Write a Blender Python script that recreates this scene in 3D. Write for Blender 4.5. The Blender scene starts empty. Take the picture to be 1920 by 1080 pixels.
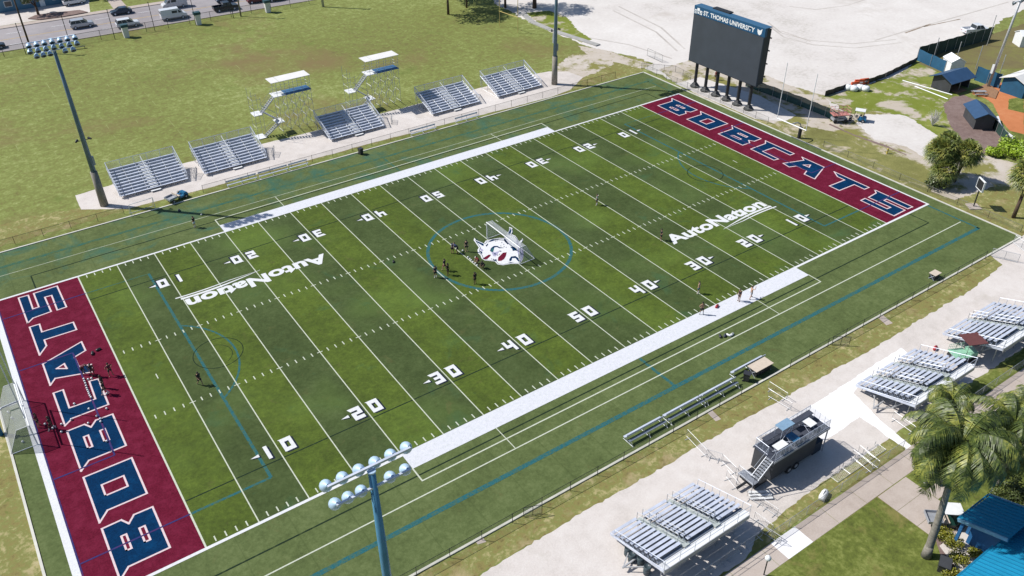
import bpy, bmesh, math, random
from mathutils import Vector, Matrix
random.seed(7)
R = math.radians
S = bpy.context.scene
COL = S.collection

# ------------------------------------------------------------------ camera
CAM = Vector((-4.177, -51.378, 57.250))
YAW, PIT, ROLL, FPX = 0.599360, 0.609501, -0.008201, 1571.69
FW = Vector((math.cos(PIT)*math.sin(YAW), math.cos(PIT)*math.cos(YAW), -math.sin(PIT)))
RT0 = Vector((math.cos(YAW), -math.sin(YAW), 0)); UP0 = RT0.cross(FW)
RT = RT0*math.cos(ROLL) + UP0*math.sin(ROLL); UP = UP0*math.cos(ROLL) - RT0*math.sin(ROLL)
cd = bpy.data.cameras.new('camera'); cam = bpy.data.objects.new('camera', cd); COL.objects.link(cam)
cd.sensor_width = 36; cd.lens = FPX/1920*36; cd.clip_start = .5; cd.clip_end = 5000
cam.matrix_world = Matrix(((RT.x, UP.x, -FW.x, CAM.x), (RT.y, UP.y, -FW.y, CAM.y), (RT.z, UP.z, -FW.z, CAM.z), (0, 0, 0, 1)))
S.camera = cam
S.render.resolution_x, S.render.resolution_y = 1024, 576
# ------------------------------------------------------------------ light
ELEV = R(47); SX, SY = -0.705, 0.709          # the sun stands to the left and far side
w = bpy.data.worlds.new('World'); S.world = w; w.use_nodes = True
sky = w.node_tree.nodes.new('ShaderNodeTexSky'); sky.sky_type = 'NISHITA'; sky.sun_disc = False
sky.sun_elevation = ELEV; sky.sun_rotation = math.atan2(SX, SY); sky.altitude = 10
bg = w.node_tree.nodes['Background']; bg.inputs[1].default_value = 0.082
hs = w.node_tree.nodes.new('ShaderNodeHueSaturation'); hs.inputs['Saturation'].default_value = 1.15
w.node_tree.links.new(sky.outputs[0], hs.inputs['Color']); w.node_tree.links.new(hs.outputs[0], bg.inputs[0])
sl = bpy.data.lights.new('sun', 'SUN'); sl.energy = 4.6; sl.angle = R(.53); sl.color = (1, .965, .90)
so = bpy.data.objects.new('sun', sl); COL.objects.link(so)
so.rotation_euler = Vector((SX*math.cos(ELEV), SY*math.cos(ELEV), math.sin(ELEV))).to_track_quat('Z', 'Y').to_euler()
S.view_settings.view_transform = 'Standard'; S.view_settings.look = 'None'
S.view_settings.exposure = 0.35; S.view_settings.gamma = 1

# ------------------------------------------------------------------ helpers
def g(px, py, z=0.0):
    """ground point (or point at height z) seen at a photograph pixel"""
    d = FW + RT*((px-960)/FPX) - UP*((py-540)/FPX)
    return CAM + d*((z-CAM.z)/d.z)
def g2(*pts): return [tuple(g(*p)[:2]) for p in pts]

def tag(o, label=None, cat=None, group=None, kind=None):
    if label: o['label'] = label
    if cat: o['category'] = cat
    if group: o['group'] = group
    if kind: o['kind'] = kind
    return o
def empty(name, loc, rz=0, label=None, cat=None, group=None):
    o = bpy.data.objects.new(name, None); COL.objects.link(o); o.location = loc; o.rotation_euler = (0, 0, rz)
    o.empty_display_size = .3
    return tag(o, label, cat, group)
def copy_tree(o, parent=None):
    c = o.copy(); COL.objects.link(c)
    if parent is not None: c.parent = parent
    for ch in list(o.children): copy_tree(ch, c)
    return c

class MB:
    def __init__(s): s.v = []; s.f = []; s.m = []; s.mi = 0
    def add(s, vs, fs):
        b = len(s.v); s.v += [tuple(v) for v in vs]; s.f += [tuple(i+b for i in f) for f in fs]; s.m += [s.mi]*len(fs); return s
    def box(s, x0, y0, z0, x1, y1, z1):
        v = [(x, y, z) for z in (z0, z1) for y in (y0, y1) for x in (x0, x1)]
        return s.add(v, [(0, 2, 3, 1), (4, 5, 7, 6), (0, 1, 5, 4), (2, 6, 7, 3), (0, 4, 6, 2), (1, 3, 7, 5)])
    def tube(s, p, q, r, r2=None, n=6, cap=True):
        p, q = Vector(p), Vector(q); r2 = r if r2 is None else r2
        d = (q-p).normalized(); a = d.orthogonal().normalized(); b = d.cross(a)
        v = []
        for c, rr in ((p, r), (q, r2)):
            for i in range(n):
                t = 2*math.pi*(i+.5)/n; v.append(c + a*(rr*math.cos(t)) + b*(rr*math.sin(t)))
        f = [(i, (i+1) % n, n+(i+1) % n, n+i) for i in range(n)]
        if cap: f += [tuple(range(n-1, -1, -1)), tuple(range(n, 2*n))]
        return s.add(v, f)
    def bar(s, p, q, r=.03): return s.tube(p, q, r, n=4)
    def beam(s, p, q, w, h):
        """rectangular beam, w sideways, h vertical-ish"""
        p, q = Vector(p), Vector(q); d = (q-p).normalized()
        a = d.cross(Vector((0, 0, 1)));  a = a.normalized() if a.length > 1e-4 else Vector((1, 0, 0))
        b = a.cross(d)
        v = [c + a*(sx*w/2) + b*(sy*h/2) for c in (p, q) for sx, sy in ((-1, -1), (1, -1), (1, 1), (-1, 1))]
        return s.add(v, [(0, 1, 2, 3)[::-1], (4, 5, 6, 7), (0, 1, 5, 4), (1, 2, 6, 5), (2, 3, 7, 6), (3, 0, 4, 7)])
    def poly(s, pts, z=None):
        v = [(p[0], p[1], z) if z is not None else tuple(p) for p in pts]
        return s.add(v, [tuple(range(len(v)))])
    def prism(s, pts, z0, z1):
        n = len(pts); v = [(p[0], p[1], z0) for p in pts] + [(p[0], p[1], z1) for p in pts]
        return s.add(v, [tuple(range(n-1, -1, -1)), tuple(range(n, 2*n))] + [(i, (i+1) % n, n+(i+1) % n, n+i) for i in range(n)])
    def lathe(s, prof, c=(0, 0, 0), axis=(0, 0, 1), n=12):
        c = Vector(c); d = Vector(axis).normalized(); a = d.orthogonal().normalized(); b = d.cross(a); v = []
        for r, h in prof:
            for i in range(n):
                t = 2*math.pi*i/n; v.append(c + d*h + a*(r*math.cos(t)) + b*(r*math.sin(t)))
        f = [(k*n+i, k*n+(i+1) % n, (k+1)*n+(i+1) % n, (k+1)*n+i) for k in range(len(prof)-1) for i in range(n)]
        return s.add(v, f)
    def ball(s, c, r, n=8, sz=1):
        prof = [(max(1e-4, r*math.sin(math.pi*k/(n//2+2))), -r*sz*math.cos(math.pi*k/(n//2+2))) for k in range(n//2+3)]
        return s.lathe(prof, c, n=n)
    def line(s, p, q, wd, z, ext=0):
        p, q = Vector(p[:2]), Vector(q[:2]); d = (q-p).normalized(); n = Vector((-d.y, d.x))*wd/2
        p = p-d*ext; q = q+d*ext
        return s.poly([p-n, q-n, q+n, p+n], z)
    def rect(s, x0, y0, x1, y1, z): return s.poly([(x0, y0), (x1, y0), (x1, y1), (x0, y1)], z)
    def arc(s, c, r, wd, z, a0=0, a1=360, n=64):
        for i in range(n):
            t0, t1 = R(a0+(a1-a0)*i/n), R(a0+(a1-a0)*(i+1)/n)
            s.poly([(c[0]+rr*math.cos(t), c[1]+rr*math.sin(t)) for rr, t in ((r-wd/2, t0), (r+wd/2, t0), (r+wd/2, t1), (r-wd/2, t1))], z)
        return s
    def build(s, name, mat, parent=None, smooth=False, loc=None):
        me = bpy.data.meshes.new(name); me.from_pydata(s.v, [], s.f)
        for m in (mat if isinstance(mat, (list, tuple)) else [mat]): me.materials.append(m)
        if any(s.m): me.polygons.foreach_set('material_index', s.m)
        if smooth: me.polygons.foreach_set('use_smooth', [True]*len(s.f))
        bm = bmesh.new(); bm.from_mesh(me)
        if any(len(f.verts) > 4 for f in bm.faces): bmesh.ops.triangulate(bm, faces=[f for f in bm.faces if len(f.verts) > 4])
        bmesh.ops.recalc_face_normals(bm, faces=bm.faces) if name not in FLAT else None
        bm.to_mesh(me); bm.free(); me.update()
        o = bpy.data.objects.new(name, me); COL.objects.link(o)
        if parent is not None: o.parent = parent
        if loc is not None: o.location = loc
        return o
FLAT = set()
def rough(pts, step=1.0, amp=.3, seed=0):
    """wander along a polygon's edges (three sizes of wobble) so it reads as a natural border"""
    rnd = random.Random(seed); out = []; n = len(pts); step = max(.3, step*.4)
    ph = [rnd.uniform(0, 6.28) for _ in range(6)]; s_ = 0.0
    for i in range(n):
        p, q = Vector(pts[i][:2]), Vector(pts[(i+1) % n][:2]); L = (q-p).length; k = min(420, max(1, int(L/step)))
        nn = Vector((-(q-p).y, (q-p).x)).normalized()
        for j in range(k):
            t = s_+L*j/k; fade = min(1, j/4, (k-j)/4)
            o = .45*math.sin(t*.37+ph[0])+.35*math.sin(t*.93+ph[1])+.25*math.sin(t*2.3+ph[2])+.2*math.sin(t*4.1+ph[3])
            out.append(tuple(p.lerp(q, j/k) + nn*amp*fade*(o*.7+rnd.uniform(-.55, .55))))
        s_ += L
    return out

# ------------------------------------------------------------------ materials
def nt(name):
    m = bpy.data.materials.new(name); m.use_nodes = True; t = m.node_tree
    return m, t.nodes, t.links, t.nodes['Principled BSDF']
def noise(n, l, co, scale, detail=4, rough_=.55, dist=0):
    x = n.new('ShaderNodeTexNoise'); x.inputs['Scale'].default_value = scale; x.inputs['Detail'].default_value = detail
    x.inputs['Roughness'].default_value = rough_; x.inputs['Distortion'].default_value = dist
    l.new(co, x.inputs['Vector']); return x.outputs['Fac']
def ramp(n, l, fac, stops):
    r = n.new('ShaderNodeValToRGB'); e = r.color_ramp.elements
    while len(e) < len(stops): e.new(.5)
    for i, (p, c) in enumerate(stops):
        e[i].position = p; e[i].color = (*c, 1) if len(c) == 3 else c
    l.new(fac, r.inputs[0]); return r.outputs[0]
def math_(n, l, op, a, b=None, clamp=False):
    x = n.new('ShaderNodeMath'); x.operation = op; x.use_clamp = clamp
    for i, v in enumerate((a, b)):
        if v is None: continue
        if isinstance(v, (int, float)): x.inputs[i].default_value = v
        else: l.new(v, x.inputs[i])
    return x.outputs[0]
def mixc(n, l, fac, a, b, mode='MIX'):
    x = n.new('ShaderNodeMix'); x.data_type = 'RGBA'; x.blend_type = mode
    for i, v in ((0, fac), (6, a), (7, b)):
        if isinstance(v, (int, float)): x.inputs[i].default_value = v
        elif isinstance(v, tuple): x.inputs[i].default_value = (*v, 1)
        else: l.new(v, x.inputs[i])
    return x.outputs[2]
def hexc(h, k=1.0):
    c = [int(h[i:i+2], 16)/255 for i in (0, 2, 4)]
    return tuple(k*((x/12.92) if x <= .04045 else ((x+.055)/1.055)**2.4) for x in c)
def bump(n, l, bs, h, strength, dist=.05):
    b = n.new('ShaderNodeBump'); b.inputs['Strength'].default_value = strength; b.inputs['Distance'].default_value = dist
    l.new(h, b.inputs['Height']); l.new(b.outputs[0], bs.inputs['Normal'])

def plain(name, col, rgh=.6, metal=0, var=.12, scale=3.0, bmp=0):
    m, n, l, bs = nt(name); co = n.new('ShaderNodeTexCoord').outputs['Object']
    f = noise(n, l, co, scale, 5, .6)
    c = ramp(n, l, f, [(.3, tuple(x*(1-var) for x in col)), (.7, tuple(min(1, x*(1+var)) for x in col))])
    l.new(c, bs.inputs['Base Color']); bs.inputs['Roughness'].default_value = rgh; bs.inputs['Metallic'].default_value = metal
    if bmp: bump(n, l, bs, f, bmp)
    return m
def ground(name, stops, s1=.06, s2=.5, s3=3.0, w=(.5, .3, .2), rgh=.95, bmp=.3, spots=None):
    """three sizes of noise blended into one ramp; spots = (scale, threshold, colour)"""
    m, n, l, bs = nt(name); co = n.new('ShaderNodeTexCoord').outputs['Object']
    a = noise(n, l, co, s1, 6, .6, .4); b = noise(n, l, co, s2, 5, .6); c = noise(n, l, co, s3, 4, .7)
    f = math_(n, l, 'ADD', math_(n, l, 'ADD', math_(n, l, 'MULTIPLY', a, w[0]), math_(n, l, 'MULTIPLY', b, w[1])), math_(n, l, 'MULTIPLY', c, w[2]))
    col = ramp(n, l, f, stops)
    for sc, lo, hi, cc in (spots or []):
        k = noise(n, l, co, sc, 7, .68, .3)
        kk = ramp(n, l, k, [(lo, (0, 0, 0)), (hi, (1, 1, 1))])
        col = mixc(n, l, kk, col, cc)
    l.new(col, bs.inputs['Base Color']); bs.inputs['Roughness'].default_value = rgh
    bs.inputs['Specular IOR Level'].default_value = .15
    bump(n, l, bs, c, bmp)
    return m
def netmat(name, col, alpha, rgh=.5):
    m, n, l, bs = nt(name); tr = n.new('ShaderNodeBsdfTransparent'); mx = n.new('ShaderNodeMixShader')
    co = n.new('ShaderNodeTexCoord').outputs['Object']; f = noise(n, l, co, 1.3, 3)
    l.new(ramp(n, l, f, [(.3, tuple(x*.8 for x in col)), (.7, col)]), bs.inputs['Base Color']); bs.inputs['Roughness'].default_value = rgh
    mx.inputs[0].default_value = alpha; l.new(tr.outputs[0], mx.inputs[1]); l.new(bs.outputs[0], mx.inputs[2])
    l.new(mx.outputs[0], n['Material Output'].inputs[0]); return m

K = .72
M = {}
M['lawn'] = ground('lawn', [(.36, hexc('6f6b42', K)), (.43, hexc('7d7e48', K)), (.49, hexc('80884a', K)), (.55, hexc('8d9756', K)), (.62, hexc('a8ae76', K))], .035, .7, 1.8, (.28, .32, .40), bmp=.7,
                   spots=[(.03, .53, .66, hexc('857750', K)), (.3, .6, .74, hexc('76713f', K)), (.11, .6, .72, hexc('6f7d3e', K)), (1.6, .62, .78, hexc('a5a870', K)), (.02, .6, .7, hexc('8d9a5a', K))])
M['lawn_green'] = ground('lawn_green', [(.38, hexc('525a2c', K)), (.5, hexc('6d7838', K)), (.62, hexc('949a58', K))], .1, .6, 2.2, (.28, .32, .40), bmp=.9,
                         spots=[(.35, .56, .7, hexc('8c8450', K)), (1.2, .66, .78, hexc('b5ad84', K))])
M['dry'] = ground('dry_grass', [(.38, hexc('6f6840', K)), (.46, hexc('8f8653', K)), (.52, hexc('868a50', K)), (.58, hexc('b0a676', K)), (.66, hexc('c4b892', K))], .14, .7, 1.9, (.26, .34, .40), bmp=.9,
                  spots=[(.25, .56, .7, hexc('b0a07a', K)), (.5, .62, .72, hexc('6f7a3c', K))])
M['sandlot'] = ground('pale_sand', [(.38, hexc('cdc7c0', .67)), (.46, hexc('e2dcd8', .69)), (.54, hexc('e8e3df', .70)), (.64, hexc('efebe8', .73))], .02, .15, 1.6, (.40, .3, .30), bmp=.3,
                      spots=[(.035, .58, .72, hexc('cfc6be', .66)), (.3, .66, .74, hexc('c8beb4', .62))])
M['pad'] = ground('shell_pad', [(.36, hexc('d2cac4', .66)), (.5, hexc('e2dad5', .69)), (.64, hexc('ece6e2', .71))], .1, .8, 6, (.4, .3, .30), bmp=.4, spots=[(.25, .6, .74, hexc('d0c8c0', .70))])
M['fresh'] = ground('fresh_shell', [(.36, hexc('e8e6e8', .76)), (.5, hexc('f6f5f8', .78)), (.64, hexc('ffffff', .78))], .1, .8, 6, (.35, .3, .35), bmp=.3)
M['concrete'] = ground('concrete', [(.36, hexc('bcae a5'.replace(' ', ''), .66)), (.5, hexc('cabdb4', .68)), (.64, hexc('d4c8c0', .68))], .15, .9, 6, (.4, .3, .3), bmp=.15)
M['asphalt'] = ground('pale_asphalt', [(.36, hexc('989296', K)), (.5, hexc('a8a3a6', K)), (.64, hexc('b4aeb0', K))], .05, .5, 4, (.5, .3, .2), bmp=.1,
                      spots=[(.03, .55, .7, hexc('b3a494', K))])
M['track'] = ground('tyre_track_sand', [(.36, hexc('bfb8b2', .64)), (.5, hexc('cfc8c2', .66)), (.64, hexc('ded8d3', .68))], .1, .8, 5, bmp=.5)
M['clay'] = ground('orange_clay', [(.36, hexc('c07a50', K)), (.5, hexc('cf8559', K)), (.64, hexc('d89468', K))], .1, .7, 4, bmp=.2)
M['mulch'] = ground('brown_mulch', [(.36, hexc('73605c', K)), (.5, hexc('8a7671', K)), (.64, hexc('9c8a84', K))], .2, 1.2, 6, (.3, .35, .35), bmp=.7)
M['patchy'] = ground('patchy_grass_on_sand', [(.36, hexc('77802f', K)), (.5, hexc('7f8b3c', K)), (.62, hexc('93994f', K))], .1, .6, 4, (.4, .35, .25), bmp=.5,
                     spots=[(.14, .53, .6, hexc('d6cabb', .62)), (.6, .6, .68, hexc('c8bca0', .62))])
M['dirtgrass'] = ground('worn_grass', [(.36, hexc('6e6444', K)), (.5, hexc('7c7350', K)), (.62, hexc('83824c', K))], .06, .4, 3, bmp=.4)
M['vergeg'] = ground('weedy_verge', [(.36, hexc('6f6c40', K)), (.5, hexc('868650', K)), (.62, hexc('a09a62', K))], .1, .6, 5, (.35, .3, .35), bmp=.6, spots=[(.2, .54, .62, hexc('cfc2ac', .66)), (.9, .62, .7, hexc('c4b89c', .64))])
M['sandgrass'] = ground('sand_with_weeds', [(.36, hexc('cabda9', .62)), (.5, hexc('dacfc3', .63)), (.64, hexc('e4dbd3', .63))], .1, .6, 5, (.4, .3, .3), bmp=.4,
                        spots=[(.16, .50, .58, hexc('8d8a50', K)), (.7, .6, .68, hexc('7c7a48', K))])

def turf_mat(name, kind):
    m, n, l, bs = nt(name); tc = n.new('ShaderNodeTexCoord').outputs['Object']
    sep = n.new('ShaderNodeSeparateXYZ'); l.new(tc, sep.inputs[0])
    a = noise(n, l, tc, .16, 6, .62, .3); b = noise(n, l, tc, .75, 6, .7); c = noise(n, l, tc, 2.4, 6, .8)
    f = math_(n, l, 'ADD', math_(n, l, 'ADD', math_(n, l, 'MULTIPLY', a, .28), math_(n, l, 'MULTIPLY', b, .30)), math_(n, l, 'MULTIPLY', c, .42))
    if kind == 'stripes':
        u = math_(n, l, 'DIVIDE', math_(n, l, 'ABSOLUTE', math_(n, l, 'SUBTRACT', sep.outputs[0], 45.72)), 4.572)
        k = math_(n, l, 'MODULO', math_(n, l, 'FLOOR', u), 2)
        br = ramp(n, l, f, [(.36, hexc('3f4c22', K)), (.5, hexc('556629', K)), (.6, hexc('657830', K)), (.7, hexc('85914c', K))])
        dk = ramp(n, l, f, [(.36, hexc('3a4726', K)), (.5, hexc('4b5a33', K)), (.6, hexc('58673e', K)), (.7, hexc('6c7850', K))])
        col = mixc(n, l, k, dk, br)
        # the turf fades a little paler towards the far right of the ground
        wv = noise(n, l, tc, .07, 3); col = mixc(n, l, ramp(n, l, wv, [(.5, (0, 0, 0)), (.75, (.5, .5, .5))]), col, hexc('6f8a44', K))
    else:
        col = ramp(n, l, f, [(.36, hexc('4a5632', K)), (.5, hexc('606e42', K)), (.6, hexc('707d50', K)), (.7, hexc('8b936a', K))])
    # worn traces of old blue-green line paint
    t = noise(n, l, tc, .22, 5, .6, .8)
    yy = sep.outputs[1]
    if kind != 'stripes':
        band = math_(n, l, 'GREATER_THAN', yy, 50.5)
        col = mixc(n, l, math_(n, l, 'MULTIPLY', band, ramp(n, l, t, [(.5, (0, 0, 0)), (.68, (.6, .6, .6))])), col, hexc('2e6a62', K))
    else:
        col = mixc(n, l, ramp(n, l, t, [(.6, (0, 0, 0)), (.75, (.35, .35, .35))]), col, hexc('3c6a4c', K))
    # scuffed brownish wear and faint roll seams
    wr = noise(n, l, tc, .5, 7, .75, .6); col = mixc(n, l, ramp(n, l, wr, [(.58, (0, 0, 0)), (.74, (.5, .5, .5))]), col, hexc('6a6640', K))
    wr2 = noise(n, l, tc, .33, 6, .7, .2); col = mixc(n, l, ramp(n, l, wr2, [(.6, (0, 0, 0)), (.76, (.3, .3, .3))]), col, hexc('39492a', K))
    if kind != 'stripes':
        sm = math_(n, l, 'LESS_THAN', math_(n, l, 'ABSOLUTE', math_(n, l, 'SUBTRACT', math_(n, l, 'MODULO', math_(n, l, 'ADD', sep.outputs[0], 45.72), 4.572), 2.286)), .06)
        col = mixc(n, l, math_(n, l, 'MULTIPLY', sm, .28), col, hexc('46542e', K))
    l.new(col, bs.inputs['Base Color']); bs.inputs['Roughness'].default_value = .9; bs.inputs['Specular IOR Level'].default_value = .12
    bump(n, l, bs, c, .5); return m
M['turf'] = turf_mat('outer_turf', 'plain'); M['stripes'] = turf_mat('striped_turf', 'stripes')
def paint(name, col, lo=.75, worn=None, wlo=.6, whi=.75, scale=2.5):
    m, n, l, bs = nt(name); co = n.new('ShaderNodeTexCoord').outputs['Object']
    c = noise(n, l, co, 6, 4, .75)
    k = ramp(n, l, c, [(.35, tuple(x*lo for x in col)), (.6, col)])
    if worn: k = mixc(n, l, ramp(n, l, noise(n, l, co, scale, 6, .7), [(wlo, (0, 0, 0)), (whi, (.8, .8, .8))]), k, worn)
    l.new(k, bs.inputs['Base Color']); bs.inputs['Roughness'].default_value = .95; bs.inputs['Specular IOR Level'].default_value = .06; bump(n, l, bs, c, .4); return m
GRN = hexc('5c6a3c', K)
M['white'] = paint('white_paint', (.62, .63, .65), .86)
M['band'] = paint('white_turf_band', (.60, .61, .66), .84, (.42, .45, .45), .5, .72, 3)
M['line'] = paint('line_paint', (.50, .53, .44), .8, GRN, .6, .85, 1.5)
M['linew'] = paint('weak_line_paint', (.33, .37, .27), .7, GRN, .5, .8, 1.5)
M['maroon'] = paint('maroon_turf', hexc('721d36', K), .62, hexc('852c47', K), .45, .75, .8)
M['navy'] = paint('navy_turf', hexc('08365f', K), .62, hexc('0a4c7c', K), .5, .78, .6)
M['lav'] = paint('lavender_grey_paint', (.34, .33, .46), .85)
M['pink'] = paint('letter_outline', (.62, .5, .52), .85)
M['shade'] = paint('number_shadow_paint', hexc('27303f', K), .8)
M['teal'] = paint('blue_line_paint', hexc('33727c', K), .72, GRN, .44, .66, 3.0)
M['tealw'] = paint('worn_blue_paint', hexc('3b6f66', K), .8, GRN, .38, .6, 1.2)
M['blueline'] = paint('blue_line_on_maroon', hexc('3d3f78', K), .8, hexc('6e2a52', K), .45, .7, 1.2)
M['dark'] = paint('black_line_paint', hexc('28392c', K), .8, GRN, .55, .8, 1.2)

M['alum'] = plain('aluminium', (.54, .58, .68), .45, .25, .14, 1.3)
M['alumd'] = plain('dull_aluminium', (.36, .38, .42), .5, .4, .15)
M['footdark'] = plain('shaded_aluminium', (.15, .18, .23), .6, .2, .15)  # darker copy of the aluminium, shade of the seat gaps put into the colour
M['galv'] = plain('galvanised_steel', (.45, .46, .48), .5, .5, .15)
M['polegrey'] = plain('pole_grey', (.12, .19, .25), .42, .25, .12, 1)
M['poleblue'] = plain('blue_grey_pole_paint', (.07, .21, .34), .42, .2, .12, 1)
M['polebase'] = plain('pole_concrete', (.23, .21, .18), .85, 0, .2, 2)
M['lamp'] = plain('lamp_housing', (.40, .54, .70), .4, .15, .12)
M['black'] = plain('black_steel', (.022, .024, .028), .5, .2, .2)
M['screen'] = plain('led_screen', (.040, .050, .066), .55, 0, .12, .4)
M['sbblue'] = plain('scoreboard_blue', hexc('1d5a86', K), .45, .1, .08)
M['sbdark'] = plain('scoreboard_frame', hexc('243446', K), .5, .2, .15)
M['signwhite'] = plain('sign_white', (.72, .74, .76), .5, 0, .05)
M['whitep'] = plain('white_plastic', (.66, .67, .68), .4, 0, .06)
M['net'] = netmat('goal_net', (.6, .62, .62), .30)
M['mesh'] = netmat('chain_link', (.16, .17, .15), .16)
M['meshw'] = netmat('galvanised_chain_link', (.55, .57, .58), .22)
M['teals'] = netmat('windscreen_fabric', hexc('1f5350', K), .93, .8)
M['blues'] = plain('blue_windscreen', hexc('1f5c80', K), .8, 0, .18, .8)
M['greens'] = plain('green_windscreen', hexc('22403a', K), .8, 0, .25, .8)
M['bluetop'] = plain('blue_tarp', hexc('2a5f92', K), .6, 0, .2, 1)
M['roofblue'] = plain('blue_metal_roof', hexc('1f9cca', .62), .45, .05, .1, .7)
M['roofseam'] = plain('roof_seam', hexc('1a86b2', .7), .4, .1, .1)
M['bluewall'] = plain('blue_wall', hexc('2a6fa8', K), .7, 0, .1)
M['dugroof'] = plain('slate_blue_roof', hexc('37577c', K), .5, .1, .12, 1)
M['wood'] = plain('weathered_wood', hexc('a07a5c', K), .8, 0, .2, 3)
M['bark'] = plain('palm_bark', hexc('8f8a80', K), .9, 0, .25, 4, .4)
M['darkbark'] = plain('dark_bark', hexc('5c4a3c', K), .9, 0, .25, 4, .4)
M['tan'] = plain('tan_canvas', hexc('d8c9b8', K), .8, 0, .08)
M['maroonc'] = plain('maroon_canvas', hexc('6a3c3c', K), .8, 0, .1)
M['greenp'] = plain('green_cart_paint', hexc('9ccfb4', K), .5, 0, .15)
M['redp'] = plain('faded_red_paint', hexc('c98880', K), .5, 0, .15)
M['orange'] = plain('orange_plastic', hexc('e8602c', K), .5, 0, .1)
M['red'] = plain('red_plastic', hexc('b8303a', K), .5, 0, .1)
M['bluec'] = plain('blue_paint', hexc('1c6f9c', K), .35, .1, .1)
M['bin'] = plain('dark_grey_plastic', hexc('42525a', K), .5, 0, .12)
M['binblack'] = plain('black_plastic', (.03, .03, .035), .45, 0, .15)
M['rubber'] = plain('tyre_rubber', (.02, .02, .022), .8, 0, .1)
M['glass'] = plain('vehicle_glass', (.02, .03, .045), .12, 0, .1)
M['yellow'] = plain('yellow_goal_paint', hexc('d8c078', K), .6, 0, .1)
M['deckdark'] = plain('dark_deck', hexc('454a58', K), .7, 0, .12, 2)
M['deckblue'] = plain('blue_deck', hexc('3a6fa0', K), .7, 0, .15, 1.5)
M['canopyw'] = plain('white_canopy', (.62, .61, .60), .7, 0, .06, .8)
M['contblack'] = plain('black_container', (.045, .048, .055), .6, .1, .2, 1)
M['bluegrey'] = plain('bluegrey_wall', hexc('5b88a4', K), .8, 0, .1, .5)
def leafmat(name, c1, c2, c3):
    m, n, l, bs = nt(name); co = n.new('ShaderNodeTexCoord').outputs['Object']
    f = math_(n, l, 'ADD', math_(n, l, 'MULTIPLY', noise(n, l, co, .6, 4), .6), math_(n, l, 'MULTIPLY', noise(n, l, co, 5, 3), .4))
    l.new(ramp(n, l, f, [(.36, c1), (.5, c2), (.64, c3)]), bs.inputs['Base Color']); bs.inputs['Roughness'].default_value = .5
    return m
M['palm'] = leafmat('palm_leaf', hexc('2f3e18', .68), hexc('57682a', .68), hexc('a2a44a', .72))
M['sabal'] = leafmat('fan_palm_leaf', hexc('3f4f26', .72), hexc('6f7e38', .74), hexc('b4ac56', .8))
M['oak'] = leafmat('tree_leaf', hexc('38441f', .7), hexc('556330', .7), hexc('76803f', .7))
M['brightleaf'] = leafmat('bright_leaf', hexc('7f9a1f', .75), hexc('9ab82a', .75), hexc('b4cc4a', .75))
M['shrub'] = leafmat('shrub_leaf', hexc('5f6a1e', .7), hexc('8a8a26', .7), hexc('b0a23a', .7))

# ------------------------------------------------------------------ ground and its surfaces
def sheet(name, pts, z, mat, kind='structure'):
    o = MB().poly(pts, z).build(name, M[mat]); tag(o, kind=kind); return o
def gsheet(name, px, z, mat, step=1.0, amp=.3, seed=1):
    return sheet(name, rough(g2(*px), step, amp, seed), z, mat)
sheet('ground', [(-1500, -1500), (1500, -1500), (1500, 1500), (-1500, 1500)], 0, 'lawn')
# dry grass round the pitch
sheet('dry_grass', rough([(-60, 60), (3.9, 62.4), (92, 61.2), (103, 61), (110, 66), (98, 75), (92, 74), (88, 68), (92, 65), (60, 63), (40, 64.5), (4, 67), (-8, 69), (-30, 64)], 1.5, .5, 3), .004, 'dry')
sheet('dry_grass', rough([(-40, -15.1), (-12, -12.6), (103, -12.2), (103, -20), (60, -15.6), (20, -15.1)], 1.2, .25, 4), .004, 'dry')
sheet('dry_grass', rough([(102.4, -12.5), (102.4, 46), (104, 50), (112, 52), (114, 20), (117, 5), (114, -10), (120, -30), (110, -32)], 1.2, .3, 14), .004, 'dry')
sheet('dry_grass', rough([(-11.5, -12.6), (-11.5, 61), (-40, 61), (-40, -15)], 1.2, .1, 5), .006, 'dry')
# faint old yard lines on the practice lawn
pl_ = MB()
for i_ in range(1, 20):
    x_ = 96-9.1-4.572*i_
    for k_ in range(9): pl_.line((x_, 77+5*k_+(i_*5+k_*7) % 4*.6), (x_, 78.5+5*k_+(i_*7+k_*3) % 3), .10, .003)
pl_.line((5, 76), (92, 76), .14, .0032); pl_.line((5, 121), (92, 121), .14, .0032)
tag(pl_.build('faint_lawn_lines', ground('faint_lawn_paint', [(.4, hexc('868c50', K)), (.5, hexc('929a60', K)), (.6, hexc('a0a670', K))], .1, .9, 3)), kind='structure')
# big pale building lot
LOT = [(102.5, 90), (103.5, 77), (106, 70), (107.5, 63), (104.3, 62), (103.8, 50), (104.0, 38), (107, 33), (112, 26), (114, 20), (121, 33.3), (129.5, 32.4), (139, 31.8), (149.8, 34.6), (160, 35), (176, 36.6), (197, 40), (260, 52), (420, 60), (420, 420), (160, 420), (120, 150), (104, 112)]
sheet('sand_lot', rough(LOT, 1.6, .7, 2), .008, 'sandlot')
sheet('sand_patch', rough(g2((1235, 130), (1262, 152), (1330, 190), (1440, 228), (1520, 258), (1600, 300), (1700, 345), (1790, 375), (1860, 350), (1920, 350), (1920, 310), (1840, 290), (1775, 262), (1700, 222), (1650, 206), (1600, 214), (1560, 205), (1545, 178), (1480, 160), (1330, 100)), 1.1, .35, 6), .010, 'sandgrass')
sheet('sand_patch', rough(g2((1605, 232), (1622, 214), (1700, 215), (1770, 262), (1775, 285), (1740, 300), (1700, 275), (1640, 262)), 1.0, .3, 8), .014, 'sandlot')
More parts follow.
